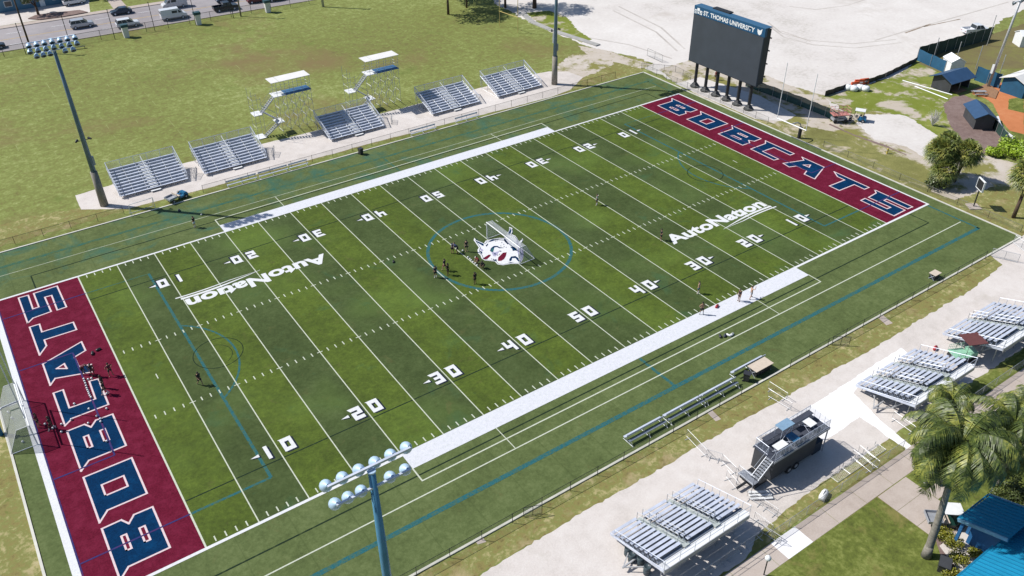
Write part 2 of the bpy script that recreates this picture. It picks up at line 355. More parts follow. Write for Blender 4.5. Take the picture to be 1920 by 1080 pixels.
sheet('weedy_verge', rough(g2((1445, 236), (1470, 222), (1510, 236), (1560, 246), (1640, 268), (1700, 296), (1760, 330), (1738, 368), (1640, 322), (1490, 266)), .8, .3, 31), .0125, 'vergeg')
sheet('dirt_edging', rough(g2((1556, 232), (1600, 252), (1660, 272), (1700, 290), (1700, 291.5), (1655, 274), (1600, 254), (1554, 234)), .8, .1, 32), .0135, 'mulch')
sheet('scoreboard_pad', rough([(103.4, 52.8), (109.5, 52.5), (111.6, 40), (110, 30.5), (106.5, 30), (103.2, 33.5)], .9, .12, 9), .018, 'sandlot')
sheet('weedy_grass', rough(g2((1536, 180), (1610, 168), (1660, 152), (1720, 118), (1775, 142), (1800, 172), (1775, 185), (1768, 205), (1784, 240), (1815, 280), (1775, 290), (1760, 255), (1700, 218), (1625, 205), (1570, 196)), 1.1, .35, 10), .016, 'patchy')
sheet('lawn_strip', rough(g2((1775, 142), (1720, 118), (1758, 100), (1840, 72), (1866, 62), (1920, 45), (1920, 128), (1870, 130), (1830, 140)), 1.1, .2, 10), .016, 'dirtgrass')
sheet('grass', rough(g2((1784, 258), (1800, 268), (1850, 285), (1920, 300), (1920, 240), (1860, 262), (1830, 282)), .8, .25, 11), .018, 'lawn_green')
sheet('mulch_bed', rough(g2((1768, 196), (1786, 182), (1806, 178), (1838, 190), (1862, 225), (1878, 262), (1862, 282), (1840, 290), (1812, 272), (1782, 236)), .8, .2, 12), .020, 'mulch')
sheet('clay_infield', rough(g2((1838, 168), (1866, 150), (1920, 172), (1920, 252), (1893, 245), (1874, 222), (1862, 195), (1848, 185), (1822, 176)), .8, .1, 13), .022, 'clay')
sheet('infield_grass', rough(g2((1892, 186), (1920, 181), (1920, 212), (1890, 205)), .8, .1, 13), .026, 'lawn_green')
sheet('sandy_verge', rough(g2((1084, 86), (1135, 94), (1190, 112), (1226, 122), (1200, 128), (1160, 118), (1120, 112), (1098, 100)), .7, .35, 15), .012, 'sandgrass')
sheet('weedy_grass', rough(g2((985, 24), (1030, 20), (1062, 32), (1085, 58), (1110, 74), (1090, 80), (1050, 60), (1010, 44)), 1.2, .4, 17), .012, 'patchy')
# far shell pad under the bleachers
sheet('far_shell_pad', rough([(4.2, 71.2), (4.0, 66.4), (9.3, 62.9), (18.8, 62.5), (46.8, 62.3), (81.3, 60.9), (86, 61.6), (91.8, 65.1), (91.3, 69), (88.5, 71.2), (85.1, 71.8), (60, 71.9), (38.3, 71.9), (20.1, 72.5)], 1.6, .12, 16), .012, 'pad')
sheet('worn_grass', rough([(88, 66), (92, 65), (101, 67), (103, 72), (98, 76), (90, 72)], .9, .4, 18), .0115, 'sandgrass')
# near side shell strip, fresh patch, path
sheet('near_shell_strip', rough([(-30, -15.2), (20.3, -15.15), (31.6, -15.0), (51, -15.1), (64, -15.4), (86.8, -15.2), (94.4, -14.4), (95.4, -12.1), (104.6, -12.1), (112, -13.5), (150, -14), (150, -24.6), (57.3, -24.6), (47, -26.2), (-30, -26.3)], 1.0, .18, 20), .008, 'pad')
sheet('fresh_shell_patch', rough(g2((1425, 818), (1530, 755), (1690, 652), (1705, 665), (1612, 722), (1600, 737), (1650, 788), (1712, 838), (1702, 846), (1612, 782), (1540, 830), (1480, 800)), .8, .1, 21), .010, 'fresh')
sheet('grass_strip', rough([(36.5, -26.2), (38.2, -25.2), (47.4, -24.55), (56.9, -24.7), (57.3, -26.3)], .7, .12, 22), .012, 'dry')
sheet('grass_strip', rough([(60.5, -24.9), (72, -24.8), (110, -24.9), (110, -26.4), (60.5, -26.4)], .7, .12, 23), .012, 'lawn_green')
sheet('lawn_near', rough([(-40, -28.4), (50.0, -28.4), (50.1, -60), (-40, -60)], 1.2, .05, 24), .008, 'lawn_green')
sheet('lawn_near', rough([(54.2, -28.5), (140, -28.5), (140, -60), (54.2, -60)], 1.2, .05, 25), .008, 'lawn_green')
cp = MB()
x = -30.0
while x < 140: cp.rect(x, -28.35, x+3.72, -26.42, .016); x += 3.75
for i in range(9): cp.rect(50.1, -28.4-1.95*(i+1), 54.15, -28.4-1.95*i-.03, .016)
cp.rect(54.2, -31.6, 60, -30.4, .016)
tag(cp.build('concrete_path', M['concrete']), kind='structure')
fp = MB().rect(38.6, -28.35, 41.6, -26.42, .020); tag(fp.build('new_path_slab', M['fresh']), kind='structure')
# road beyond the practice field
RD0, RD1 = (-60, 147.6), (160, 136.6)
def roadpt(t, off): # t along x, off across
    d = Vector((RD1[0]-RD0[0], RD1[1]-RD0[1])).normalized(); n_ = Vector((-d.y, d.x)); p = Vector(RD0)+d*(t+60)+n_*off; return (p.x, p.y)
sheet('road', [roadpt(-200, 0), roadpt(400, 0), roadpt(400, 16.4), roadpt(-200, 16.4)], .008, 'asphalt')
sheet('far_forecourt', rough([roadpt(-200, 19), roadpt(25, 19), roadpt(27, 34), roadpt(-200, 34)], 2, .1, 26), .008, 'pad')
sheet('far_forecourt', rough([roadpt(30, 19), roadpt(33, 19), roadpt(33, 40), roadpt(30, 40)], 2, .1, 26), .008, 'concrete')
k = MB()
a_, b_ = roadpt(-200, 0), roadpt(400, 0)
k.beam((*roadpt(-200, -.1), .06), (*roadpt(400, -.1), .06), .2, .14); k.beam((*roadpt(-200, 16.5), .06), (*roadpt(400, 16.5), .06), .2, .14)
tag(k.build('road_kerb', M['concrete']), kind='structure')
sheet('far_pavement', [roadpt(-200, 17), roadpt(400, 17), roadpt(400, 18.8), roadpt(-200, 18.8)], .012, 'concrete')
rl = MB(); 
for off in (8.0, 8.3): rl.line(roadpt(-200, off), roadpt(400, off), .12, .012)
tag(rl.build('road_centre_lines', plain('yellow_road_paint', hexc('c8a860', K), .7)), kind='structure')
rl = MB()
for off in (4.1, 12.3):
    t = -200
    while t < 300: rl.line(roadpt(t, off), roadpt(t+3, off), .12, .012); t += 9
tag(rl.build('road_lane_dashes', M['signwhite']), kind='structure')
tk = MB()
for pts in (((1440, 42), (1465, 62), (1520, 76), (1600, 82), (1680, 74)), ((1444, 50), (1470, 70), (1524, 84), (1604, 90), (1690, 80)), ((1480, 12), (1530, 18), (1590, 10), (1620, 0)), ((1640, 76), (1720, 52), (1800, 30), (1890, 4)), ((1150, 20), (1230, 60), (1270, 96)), ((1160, 12), (1240, 52), (1284, 92)), ((1100, 70), (1180, 84), (1260, 110))):
    P_ = [Vector(a) for a in g2(*pts)]
    for a, b in zip(P_[:-1], P_[1:]):
        for k_ in range(6): tk.line(a.lerp(b, k_/6), a.lerp(b, (k_+1)/6), .45, .0095+.0001*k_)
tag(tk.build('tyre_tracks', M['track']), kind='structure')
# low stone berm along the practice field's end
for nm, pts, w_, h_, mm in (('gravel_edging', [(104.9, 103), (103.2, 97), (103.3, 90), (104.2, 84), (105.2, 77)], 1.3, .22, 'galv'),):
    bm_ = MB()
    for i in range(len(pts)-1): bm_.beam((*pts[i], h_/2), (*pts[i+1], h_/2), w_, h_)
    tag(bm_.build(nm, ground('gravel', [(.3, (.22, .22, .22)), (.7, (.42, .41, .39))], .5, 2, 8)), kind='structure')
tr = MB()
rnd = random.Random(5)
for c0, c1 in (((1697, 62), (1745, 45)), ((1732, 50), (1800, 36)), ((1465, 58), (1520, 78))):
    p, q = g2(c0, c1); 
    for i in range(10):
        u0, u1 = Vector(p).lerp(Vector(q), i/10), Vector(p).lerp(Vector(q), (i+1)/10)
        tr.line(u0, u1, .25+rnd.random()*.25 if c0[0] > 1600 else .12, .012)
tag(tr.build('dirt_ridges', ground('darker_dirt', [(.3, hexc('8a7a6a', K)), (.7, hexc('b0a394', K))], .5, 2, 8)), kind='structure')

# ------------------------------------------------------------------ pitch
YD = .9144; FX = 100*YD; FY = 48.768; Z0 = .024
X0, X1, Y0, Y1 = -11.45, 102.5, -12.1, 60.3
sheet('artificial_turf', [(X0, Y0), (X1, Y0), (X1, Y1), (X0, Y1)], Z0, 'turf')
sheet('striped_turf', [(0, 0), (FX, 0), (FX, FY), (0, FY)], Z0+.004, 'stripes')
sheet('end_zone', [(-9.1, 0), (0, 0), (0, FY), (-9.1, FY)], Z0+.004, 'maroon')
sheet('end_zone', [(FX, 0), (FX+9.0, 0), (FX+9.0, FY), (FX, FY)], Z0+.004, 'maroon')
kb = MB()
for p, q in (((X0-.11, Y0-.11), (X1+.11, Y0-.11)), ((X1+.11, Y0), (X1+.11, Y1)), ((X1+.11, Y1+.11), (X0-.11, Y1+.11)), ((X0-.11, Y1), (X0-.11, Y0))):
    kb.beam((*p, .05), (*q, .05), .22, .12)
tag(kb.build('turf_kerb', plain('kerb_concrete', (.50, .49, .44), .8, 0, .12, 1)), kind='structure')
def mark(name, mb, mat): return tag(mb.build(name, M[mat]), kind='structure')
zt = Z0+.008
# older sports' lines first
t = MB()
def teal_rect(mb, x0, y0, x1, y1, wd, z): 
    for p, q in (((x0, y0), (x1, y0)), ((x1, y0), (x1, y1)), ((x1, y1), (x0, y1)), ((x0, y1), (x0, y0))): mb.line(p, q, wd, z, wd/2)
t.line((-9.3, -7.75), (100.3, -7.75), .48, zt); t.line((100.2, -7.9), (100.2, 0), .3, zt)
t.line((45.72, -2.3), (45.72, -7.6), .36, zt+.0005)
for s_ in (0, 1):
    fx = (lambda v: v) if not s_ else (lambda v: FX-v)
    cyy = 24.384
    t.line((fx(7.3), cyy-20.15), (fx(7.3), cyy+20.15), .30, zt+.0005)
    t.line((fx(0), cyy-20.15), (fx(7.3), cyy-20.15), .26, zt)
    a = math.degrees(math.acos(5.45/9.15)); c_ = (fx(1.85), cyy)
    (t.arc(c_, 9.15, .22, zt+.001, -a, a, 30) if not s_ else t.arc(c_, 9.15, .22, zt+.001, 180-a, 180+a, 30))
t.arc((45.72, 24.384), 9.15, .42, zt+.001, 0, 360, 90)
mark('blue_pitch_lines', t, 'teal')
t = MB()
t.line((-9.3, 56.6), (100.3, 56.6), .5, zt); t.line((100.2, 48.8), (100.2, 56.6), .3, zt)
t.line((0, 44.53), (7.3, 44.53), .2, zt); t.line((FX, 44.53), (FX-7.3, 44.53), .2, zt)
t.line((45.72, 51.0), (45.72, 56.4), .35, zt+.0005)
mark('worn_blue_lines', t, 'tealw')
t = MB()
for s_ in (0, 1):
    fx = (lambda v: v) if not s_ else (lambda v: FX-v)
    for y_ in (4.23, 44.53): t.line((fx(0), y_), (fx(-9.05), y_), .16, Z0+.020)
    for y_ in (15.23, 33.54): t.line((fx(-3.65), y_), (fx(-9.05), y_), .16, Z0+.020)
    t.line((fx(-3.65), 15.23), (fx(-3.65), 33.54), .16, Z0+.0205)
t.line((-9.02, 0), (-9.02, FY), .14, Z0+.0205)
mark('blue_lines_on_end_zones', t, 'blueline')
t = MB()
for y_ in (5.9, FY-5.9): t.line((0, y_), (FX, y_), .13, zt+.0015)
t.line((-9.1, -3.2), (96.1, -3.2), .15, zt+.0015); t.line((96.1, -3.2), (96.1, -.3), .15, zt+.002)
t.line((-4.7, 52.4), (96.1, 52.4), .15, zt+.0015); t.line((-4.7, 52.4), (-4.7, FY+.2), .15, zt+.002); t.line((96.1, 52.4), (96.1, FY+.2), .15, zt+.002)
t.arc((9.25, 24.5), 2.6, .09, zt+.0025); t.arc((8.7, 24.2), 1.9, .06, zt+.0025, -60, 80, 20)
t.arc((FX-9.25, 24.2), 2.6, .12, zt+.0025)
mark('black_pitch_lines', t, 'dark')
# white gridiron markings
t = MB(); lw = .108
for i in range(1, 20): t.line((i*5*YD, 0), (i*5*YD, FY), lw, zt+.004)
t.line((0, 0), (0, FY), .16, Z0+.0125); t.line((FX, 0), (FX, FY), .16, Z0+.0125)
for i in range(1, 100):
    if i % 5 == 0:
        if True:
            for yy in (18.288, 30.48): t.line((i*YD-.32, yy), (i*YD+.32, yy), .10, zt+.0045)
        continue
    for y0_, y1_ in ((.15, .76), (FY-.76, FY-.15), (18.288-.3, 18.288+.3), (30.48-.3, 30.48+.3)):
        t.line((i*YD, y0_), (i*YD, y1_), .115, zt+.004)
for xx in (3*YD, FX-3*YD): t.line((xx, 24.384-.45), (xx, 24.384+.45), .11, zt+.004)
mark('yard_lines', t, 'line')
t = MB()
t.rect(18.3, -2.2, 73.1, 0, zt+.005); t.rect(18.3, FY, 73.1, FY+2.2, zt+.005)
mark('sideline_bands', t, 'band')
t = MB()
for y_, s_ in ((0, -1), (FY, 1)):
    for xa, xb in ((-9.1, 18.3), (73.1, FX+9.3)): t.rect(xa, min(y_, y_+.3*s_), xb, max(y_, y_+.3*s_), zt+.0055)
t.rect(-9.72, -.3, -9.1, FY+.3, zt+.006); t.rect(FX+9.0, -.3, FX+9.28, FY+.3, zt+.006)
mark('boundary_lines', t, 'white')
t = MB()
for y_, s_ in ((0, -1), (FY, 1)):
    yo = y_+s_*3.95
    t.line((18.3, yo), (73.1, yo), .14, zt+.004)
    for xx in (18.3, 73.1): t.line((xx, y_+s_*2.2), (xx, yo), .14, zt+.0045, .06)
    for xx in (27.43, 64.0): t.line((xx, y_+s_*2.2), (xx, y_+s_*5.4), .09, zt+.0048)
t.line((-9.3, -5.5), (99.8, -5.5), .13, zt+.004)
mark('white_touch_lines', t, 'line')
t = MB(); t.line((-11.4, FY+5.7), (99.8, FY+5.2), .14, zt+.004); mark('worn_touch_line', t, 'linew')

# numbers
DIG = {
 '0': [[(-.12, 1), (1, 1), (1, 0), (.0, 0), (.0, .92)], [(.32, .72), (.68, .72), (.68, .27), (.32, .27)]],
 '1': [[(.30, 1), (.62, 1), (.62, 0), (.30, 0)]],
 '2': [[(-.12, 1), (1, 1), (1, .40), (.36, .40), (.36, .27), (1, .27), (1, 0), (0, 0), (0, .60), (.64, .60), (.64, .74), (.05, .74)]],
 '3': [[(-.12, 1), (1, 1), (1, 0), (0, 0), (0, .24), (.66, .24), (.66, .39), (.15, .39), (.15, .60), (.66, .60), (.66, .76), (.05, .76)]],
 '4': [[(-.08, 1), (.32, 1), (.32, .60), (.66, .60), (.66, 1), (1, 1), (1, 0), (.66, 0), (.66, .36), (0, .36), (0, .93)]],
 '5': [[(-.12, 1), (1, 1), (1, .76), (.36, .76), (.36, .62), (1, .62), (1, 0), (0, 0), (0, .25), (.64, .25), (.64, .38), (0, .38), (0, .92)]],
}
def glyph(mb, polys, ox, oy, sx, sy, z, xf):
    """outline with holes -> triangulated sheet"""
    bm = bmesh.new(); es = []
    for pl in polys:
        vs = [bm.verts.new((*xf(ox+u*sx, oy+v*sy), z)) for u, v in pl]
        es += [bm.edges.new((vs[i], vs[(i+1) % len(vs)])) for i in range(len(vs))]
    bmesh.ops.triangle_fill(bm, use_beauty=True, use_dissolve=False, edges=es, normal=(0, 0, 1))
    bm.verts.index_update(); mb.add([v.co for v in bm.verts], [tuple(v.index for v in f.verts) for f in bm.faces]); bm.free()
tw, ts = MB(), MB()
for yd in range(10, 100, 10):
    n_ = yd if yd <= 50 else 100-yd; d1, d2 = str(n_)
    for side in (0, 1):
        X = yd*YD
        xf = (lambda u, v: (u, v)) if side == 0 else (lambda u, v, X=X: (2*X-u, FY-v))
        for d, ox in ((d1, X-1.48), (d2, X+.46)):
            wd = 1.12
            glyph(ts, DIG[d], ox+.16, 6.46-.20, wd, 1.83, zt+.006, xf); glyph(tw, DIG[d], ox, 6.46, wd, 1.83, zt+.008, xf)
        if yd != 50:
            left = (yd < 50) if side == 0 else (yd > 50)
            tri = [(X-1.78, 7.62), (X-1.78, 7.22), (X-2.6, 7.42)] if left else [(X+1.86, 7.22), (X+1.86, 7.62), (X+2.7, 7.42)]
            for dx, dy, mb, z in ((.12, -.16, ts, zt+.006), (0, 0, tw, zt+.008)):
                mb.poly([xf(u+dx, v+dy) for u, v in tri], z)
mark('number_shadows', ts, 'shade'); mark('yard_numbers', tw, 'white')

# end-zone lettering: (along y, up from the goal-line side)
LET = [
 [[(.75, 6.66), (1.71, 5.78), (1.70, 2.46), (6.92, 2.46), (6.96, 4.02), (6.22, 4.62), (6.99, 5.07), (6.96, 6.66)], [(3.45, 5.50), (5.2, 5.50), (5.2, 5.10), (3.45, 5.10)], [(3.45, 4.02), (5.2, 4.02), (5.2, 3.58), (3.45, 3.58)]],
 [[(7.75, 6.66), (8.78, 5.77), (8.76, 2.44), (13.97, 2.44), (13.98, 6.66)], [(10.6, 5.52), (12.1, 5.52), (12.1, 3.62), (10.6, 3.62)]],
 [[(14.9, 6.66), (15.9, 5.78), (15.9, 2.46), (21.1, 2.46), (21.14, 4.02), (20.4, 4.62), (21.17, 5.07), (21.14, 6.66)], [(17.6, 5.50), (19.4, 5.50), (19.4, 5.10), (17.6, 5.10)], [(17.6, 4.02), (19.4, 4.02), (19.4, 3.58), (17.6, 3.58)]],
 [[(22.05, 6.66), (22.75, 5.84), (22.78, 2.45), (27.45, 2.38), (27.63, 3.24), (24.4, 3.34), (24.5, 5.78), (27.75, 5.74), (27.77, 6.66)]],
 [[(29.24, 6.68), (30.11, 6.05), (28.99, 2.68), (30.33, 2.46), (30.76, 3.63), (32.65, 3.65), (33.17, 2.43), (35.04, 2.46), (33.37, 6.67)], [(31.1, 4.72), (31.72, 5.62), (32.12, 4.80)]],
 [[(35.18, 6.67), (36.49, 5.76), (37.75, 5.76), (37.66, 2.43), (39.36, 2.44), (39.45, 5.70), (41.18, 5.66), (41.22, 6.68)]],
 [[(42.12, 6.72), (42.84, 6.05), (43.0, 4.10), (46.52, 4.16), (46.46, 3.42), (42.90, 3.46), (42.94, 2.46), (48.2, 2.50), (48.12, 5.10), (44.8, 5.10), (44.78, 5.74), (48.1, 5.70), (48.17, 6.74)]],
]
tn, tp = MB(), MB()
for side in (0, 1):
    xf = (lambda u, v: (-v, u)) if side == 0 else (lambda u, v: (FX+v, FY-u))
    for polys in LET:
        glyph(tn, polys, 0, 0, 1, 1, Z0+.012, xf)
        for pl in polys:
            for i in range(len(pl)): tp.line(xf(*pl[i]), xf(*pl[(i+1) % len(pl)]), .17, Z0+.016+.0001*(i % 3), .085)
mark('end_zone_letters', tn, 'navy'); mark('letter_outlines', tp, 'pink')

# sponsor word painted twice, plus its double underline
def text_mesh(txt, name, mat, width, height, bold=.0, shear=0):
    cu = bpy.data.curves.new('tmp', 'FONT'); cu.body = txt; cu.size = 1; cu.offset = bold; cu.space_character = 1.02; cu.shear = shear
    o = bpy.data.objects.new('tmp', cu); COL.objects.link(o); bpy.context.view_layer.update()
    me = bpy.data.meshes.new_from_object(o.evaluated_get(bpy.context.evaluated_depsgraph_get())); bpy.data.objects.remove(o)
    xs = [v.co.x for v in me.vertices]; ys = [v.co.y for v in me.vertices]
    sx = width/(max(xs)-min(xs)); sy = height/(max(ys)-min(0, min(ys)))
    for v in me.vertices: v.co.x = (v.co.x-min(xs))*sx; v.co.y *= sy
    me.materials.clear(); me.materials.append(mat); me.name = name
    ob = bpy.data.objects.new(name, me); COL.objects.link(ob); return ob
for side in (0, 1):
    o = text_mesh('AutoNat\u0131on', 'sponsor_lettering', M['white'], 17.6, 2.15, .038); tag(o, kind='structure')
    o.location = (64.6, 12.45, zt+.009) if side == 0 else (FX-64.6, FY-12.45, zt+.009)
    o.rotation_euler = (0, 0, 0 if side == 0 else math.pi)
    t = MB(); xf = (lambda u, v: (u, v)) if side == 0 else (lambda u, v: (FX-u, FY-v)); N = 24
    for k0, th, yo in ((0, .34, 0), (1, .2, -.42)):
        for i in range(N):
            q = []
            for j, up in ((i, 0), (i+1, 0), (i+1, 1), (i, 1)):
                f = j/N; xx = 72.6+9.9*f+(.5 if k0 else 0); yy = 11.15+.75*math.sin(math.pi*(.08+.60*f))+yo*min(1, f*3); q.append(xf(xx, yy+up*th*min(1, .12+f*1.4)))
            t.poly(q, zt+.009)
    mark('sponsor_underline', t, 'white')

# wild cat head painted at midfield (traced in ground coordinates)
LG = (880, 400, 1375/140)
def lp(*pts): return g2(*[(LG[0]+a/LG[2], LG[1]+b/LG[2]) for a, b in pts])
tW, tN, tM = MB(), MB(), MB()
head = lp((90, 455), (130, 500), (200, 530), (268, 560), (300, 510), (400, 480), (500, 465), (560, 455), (640, 462), (690, 390), (725, 330), (735, 255), (790, 275), (800, 330), (770, 385), (850, 420), (890, 480), (905, 530), (980, 465), (990, 500), (945, 570), (985, 650), (1000, 740), (985, 850), (940, 920), (890, 935), (760, 935), (620, 960), (520, 945), (470, 890), (380, 880), (280, 870), (225, 835), (205, 780), (160, 740), (150, 680), (175, 635), (130, 570), (80, 500))
tW.poly(head, zt+.010)
tail = lp((905, 530), (980, 465), (945, 570))
tN.poly(lp((110, 505), (200, 540), (265, 570), (262, 610), (225, 590), (150, 545)), zt+.0112)
tN.poly(lp((760, 275), (778, 320), (760, 380), (740, 415), (700, 390), (740, 335)), zt+.0112)
tN.poly(lp((640, 470), (665, 480), (720, 560), (710, 580), (665, 540), (640, 510)), zt+.0112)
tN.poly(lp((750, 620), (820, 620), (870, 655), (875, 700), (845, 690), (800, 700), (790, 660)), zt+.0112)
tN.poly(lp((380, 690), (400, 645), (450, 605), (520, 605), (560, 630), (650, 640), (560, 650), (500, 625), (455, 640), (440, 720), (400, 715)), zt+.0112)
tN.poly(lp((190, 690), (240, 715), (235, 760), (210, 740)), zt+.0112)
tN.poly(lp((735, 850), (770, 800), (850, 790), (905, 830), (925, 900), (900, 890), (850, 830), (790, 830), (775, 880), (740, 890)), zt+.0112)
for cx_, cy_ in ((480, 515), (510, 512), (600, 545), (635, 575), (580, 605), (640, 620), (680, 630), (440, 850), (410, 845), (555, 760), (520, 775)):
    tN.poly(lp(*[(cx_+10*math.cos(a), cy_+9*math.sin(a)) for a in (0, 1, 2, 3, 4, 5)]), zt+.0112)
for i in range(len(head)):
    if (Vector(head[i])-Vector(head[(i+1) % len(head)])).length < 6: 
        c_ = Vector((46.5, 22.8)); p_, q_ = Vector(head[i]), Vector(head[(i+1) % len(head)])
        tN.line(p_.lerp(c_, .055), q_.lerp(c_, .055), .07, zt+.0114)
tM.poly(lp((245, 835), (300, 800), (360, 765), (400, 768), (380, 800), (330, 850), (270, 855)), zt+.0112)
tM.poly(lp((525, 870), (530, 820), (590, 760), (620, 730), (690, 722), (675, 790), (640, 850), (590, 880), (540, 885)), zt+.0112)
mark('midfield_emblem', tW, 'white'); mark('midfield_emblem_dark', tN, 'navy'); mark('midfield_emblem_red', tM, 'maroon')
tB = MB(); tB.poly(lp((885, 470), (905, 540), (985, 650), (1000, 740), (985, 840), (940, 915), (920, 830), (900, 760), (880, 700), (900, 640), (860, 590), (850, 500)), zt+.0108); tB.poly(lp((400, 700), (460, 720), (520, 710), (560, 690), (520, 760), (480, 800), (440, 790)), zt+.0108); tB.poly(lp((180, 640), (240, 660), (260, 700), (220, 700)), zt+.0108); mark('midfield_emblem_grey', tB, 'lav')
tN2 = MB()
for q in (((330, 545), (400, 500), (480, 485), (560, 480), (480, 500), (400, 525)), ((300, 600), (340, 560), (350, 575), (320, 620)), ((880, 500), (892, 560), (870, 610), (878, 560)), ((900, 740), (930, 800), (925, 870), (905, 800)), ((940, 690), (965, 760), (955, 850), (945, 770)), ((700, 900), (760, 905), (830, 900), (760, 920)), ((560, 690), (600, 700), (580, 712), (545, 705)), ((450, 740), (490, 745), (500, 765), (455, 760)), ((430, 860), (500, 850), (505, 880), (470, 885))): tN2.poly(lp(*q), zt+.0116)
mark('midfield_emblem_strokes', tN2, 'navy')
tB = MB(); tB.poly(lp((395, 690), (415, 650), (460, 650), (440, 715), (405, 715)), zt+.0122); mark('midfield_emblem_eye', tB, 'teal')

# ================================================================== THINGS
def fence(pts, h, step, label, post='black', mesh='mesh', r=.03, rail=True, group=None, cat='fence', bottom=False, name='chain_link_fence', maxp=95):
    p0 = Vector((*pts[0], 0)); e = empty(name, p0, 0, label, cat, group)
    L = [Vector((p[0]-p0.x, p[1]-p0.y, 0)) for p in pts]
    mm, rr, pos = MB(), MB(), []
    for a, b in zip(L[:-1], L[1:]):
        k = max(1, round((b-a).length/step)); pos += [a.lerp(b, i/k) for i in range(k)]
        mm.add([a+Vector((0, 0, .03)), b+Vector((0, 0, .03)), b+Vector((0, 0, h)), a+Vector((0, 0, h))], [(0, 1, 2, 3)])
        rr.bar(a+Vector((0, 0, h)), b+Vector((0, 0, h)), r*.8)
    pos.append(L[-1])
    mm.build('mesh_panel', M[mesh], e)
    if rail: rr.build('top_rail', M[post], e)
    pm = MB().tube((0, 0, 0), (0, 0, h+.06), r, n=5).build('post', M[post], e); pm.location = pos[0]
    for q in pos[1:maxp]:
        c = pm.copy(); COL.objects.link(c); c.location = q; c.parent = e
    return e
fence([(X0-.4, Y0-.35), (50.2, Y0-.35)], 1.15, 3.05, 'low black chain link fence along the near kerb, left of the cream-topped cart')
fence([(57.5, Y0-.35), (93.8, Y0-.35)], 1.15, 3.05, 'low black chain link fence along the near kerb, right of the cream-topped cart')
fence([(X0-.4, Y1+1.3), (8.6, Y1+1.3)], 1.15, 3.4, 'low dark fence behind the far kerb left of the left light pole')
fence([(19.5, Y1+1.1), (96.5, Y1+1.1)], 1.15, 3.4, 'long low dark fence between the far kerb and the bleacher pad')
fence([(X1+1.0, 60.5), (X1+1.0, 31)], 1.15, 2.6, 'low black fence along the right kerb in front of the big scoreboard')
fence([(X1+1.2, 20), (X1+1.2, -11.5)], 1.0, 4.5, 'sparse low fence behind the right kerb near the fan palms')
fence([(103.5, 62), (107.5, 57), (107, 52.5)], 1.2, 2.2, 'short fence running beside the left foot of the big scoreboard')
# gates standing open
def gate(a, b, h, label, mat='galv'):
    a, b = Vector((*a, 0)), Vector((*b, 0)); e = empty('gate_leaf', a, 0, label, 'gate', 'open chain link gates'); d = b-a
    f = MB(); z = Vector((0, 0, 1))
    for p, q in ((z*.1, z*h), (d+z*.1, d+z*h), (z*.1, d+z*.1), (z*h, d+z*h), (d*.5+z*.1, d*.5+z*h)): f.bar(p, q, .03)
    f.build('frame', M[mat], e)
    MB().add([z*.1, d+z*.1, d+z*h, z*h], [(0, 1, 2, 3)]).build('mesh_panel', M['meshw'], e)
gate((95.0, -12.5), (96.3, -15.2), 1.2, 'open grey gate leaf at the right end of the near fence')
gate((100.3, -12.4), (99.2, -15.0), 1.2, 'open grey gate leaf nearest the right corner of the turf')
gate((64.2, -12.5), (65.7, -13.6), 1.2, 'black gate leaf opening over the dry grass near the middle trailer bleacher', 'black')
gate((23.4, -12.5), (24.9, -13.1), 1.2, 'black gate leaf opening over dry grass at the bottom edge of the photo', 'black')
gate((109.3, 66.8), (109.0, 62.2), 1.5, 'dark gate standing alone at the edge of the pale lot', 'black')

# ------------------------------------------------------------------ big video scoreboard
e = empty('scoreboard', (104.4, 43.2, 0), 0, 'huge dark video scoreboard on six black posts with a blue name board', 'scoreboard')
yA, yB, zb, zt_ = 7.9, -7.9, 4.7, 14.35   # local y of the left and right ends
MB().box(0, yB, zb, .35, yA, 13.0).build('cabinet', M['sbdark'], e)
MB().box(-.04, yB+.12, zb+.1, -.003, yA-.12, 12.95).build('screen', M['screen'], e)
sg = MB().box(-.02, yB, 13.01, .5, yA, zt_).build('name_board', M['sbblue'], e)
MB().box(.36, yB+.1, zb+.2, 1.6, yA-.1, zt_-.25).build('rear_housing', M['sbdark'], e)
rg = MB()
for k_ in range(8):
    y_ = yB+.5+k_*(yA-yB-1)/7; rg.box(1.61, y_-.08, zb, 1.9, y_+.08, 12.9)
for z_ in (6, 8.2, 10.4, 12.5): rg.box(1.905, yB+.1, z_-.1, 2.02, yA-.1, z_+.1)
rg.build('rear_frame', M['black'], e)
MB().box(-.03, yB, zt_+.005, 1.6, yA, zt_+.10).build('top_cap', plain('scoreboard_top', hexc('3c6a8e', K), .5, 0, .08), e)
hv = MB().box(.9, .8, 14.47, 1.9, 4.6, 14.65); hv.build('roof_hatch', M['black'], e)
lt = text_mesh('ST. THOMAS UNIVERSITY', 'lettering', M['signwhite'], 11.4, .78, .028)
lt.parent = e; lt.rotation_euler = (R(90), 0, R(-90)); lt.location = (-.035, 5.65, 13.28)
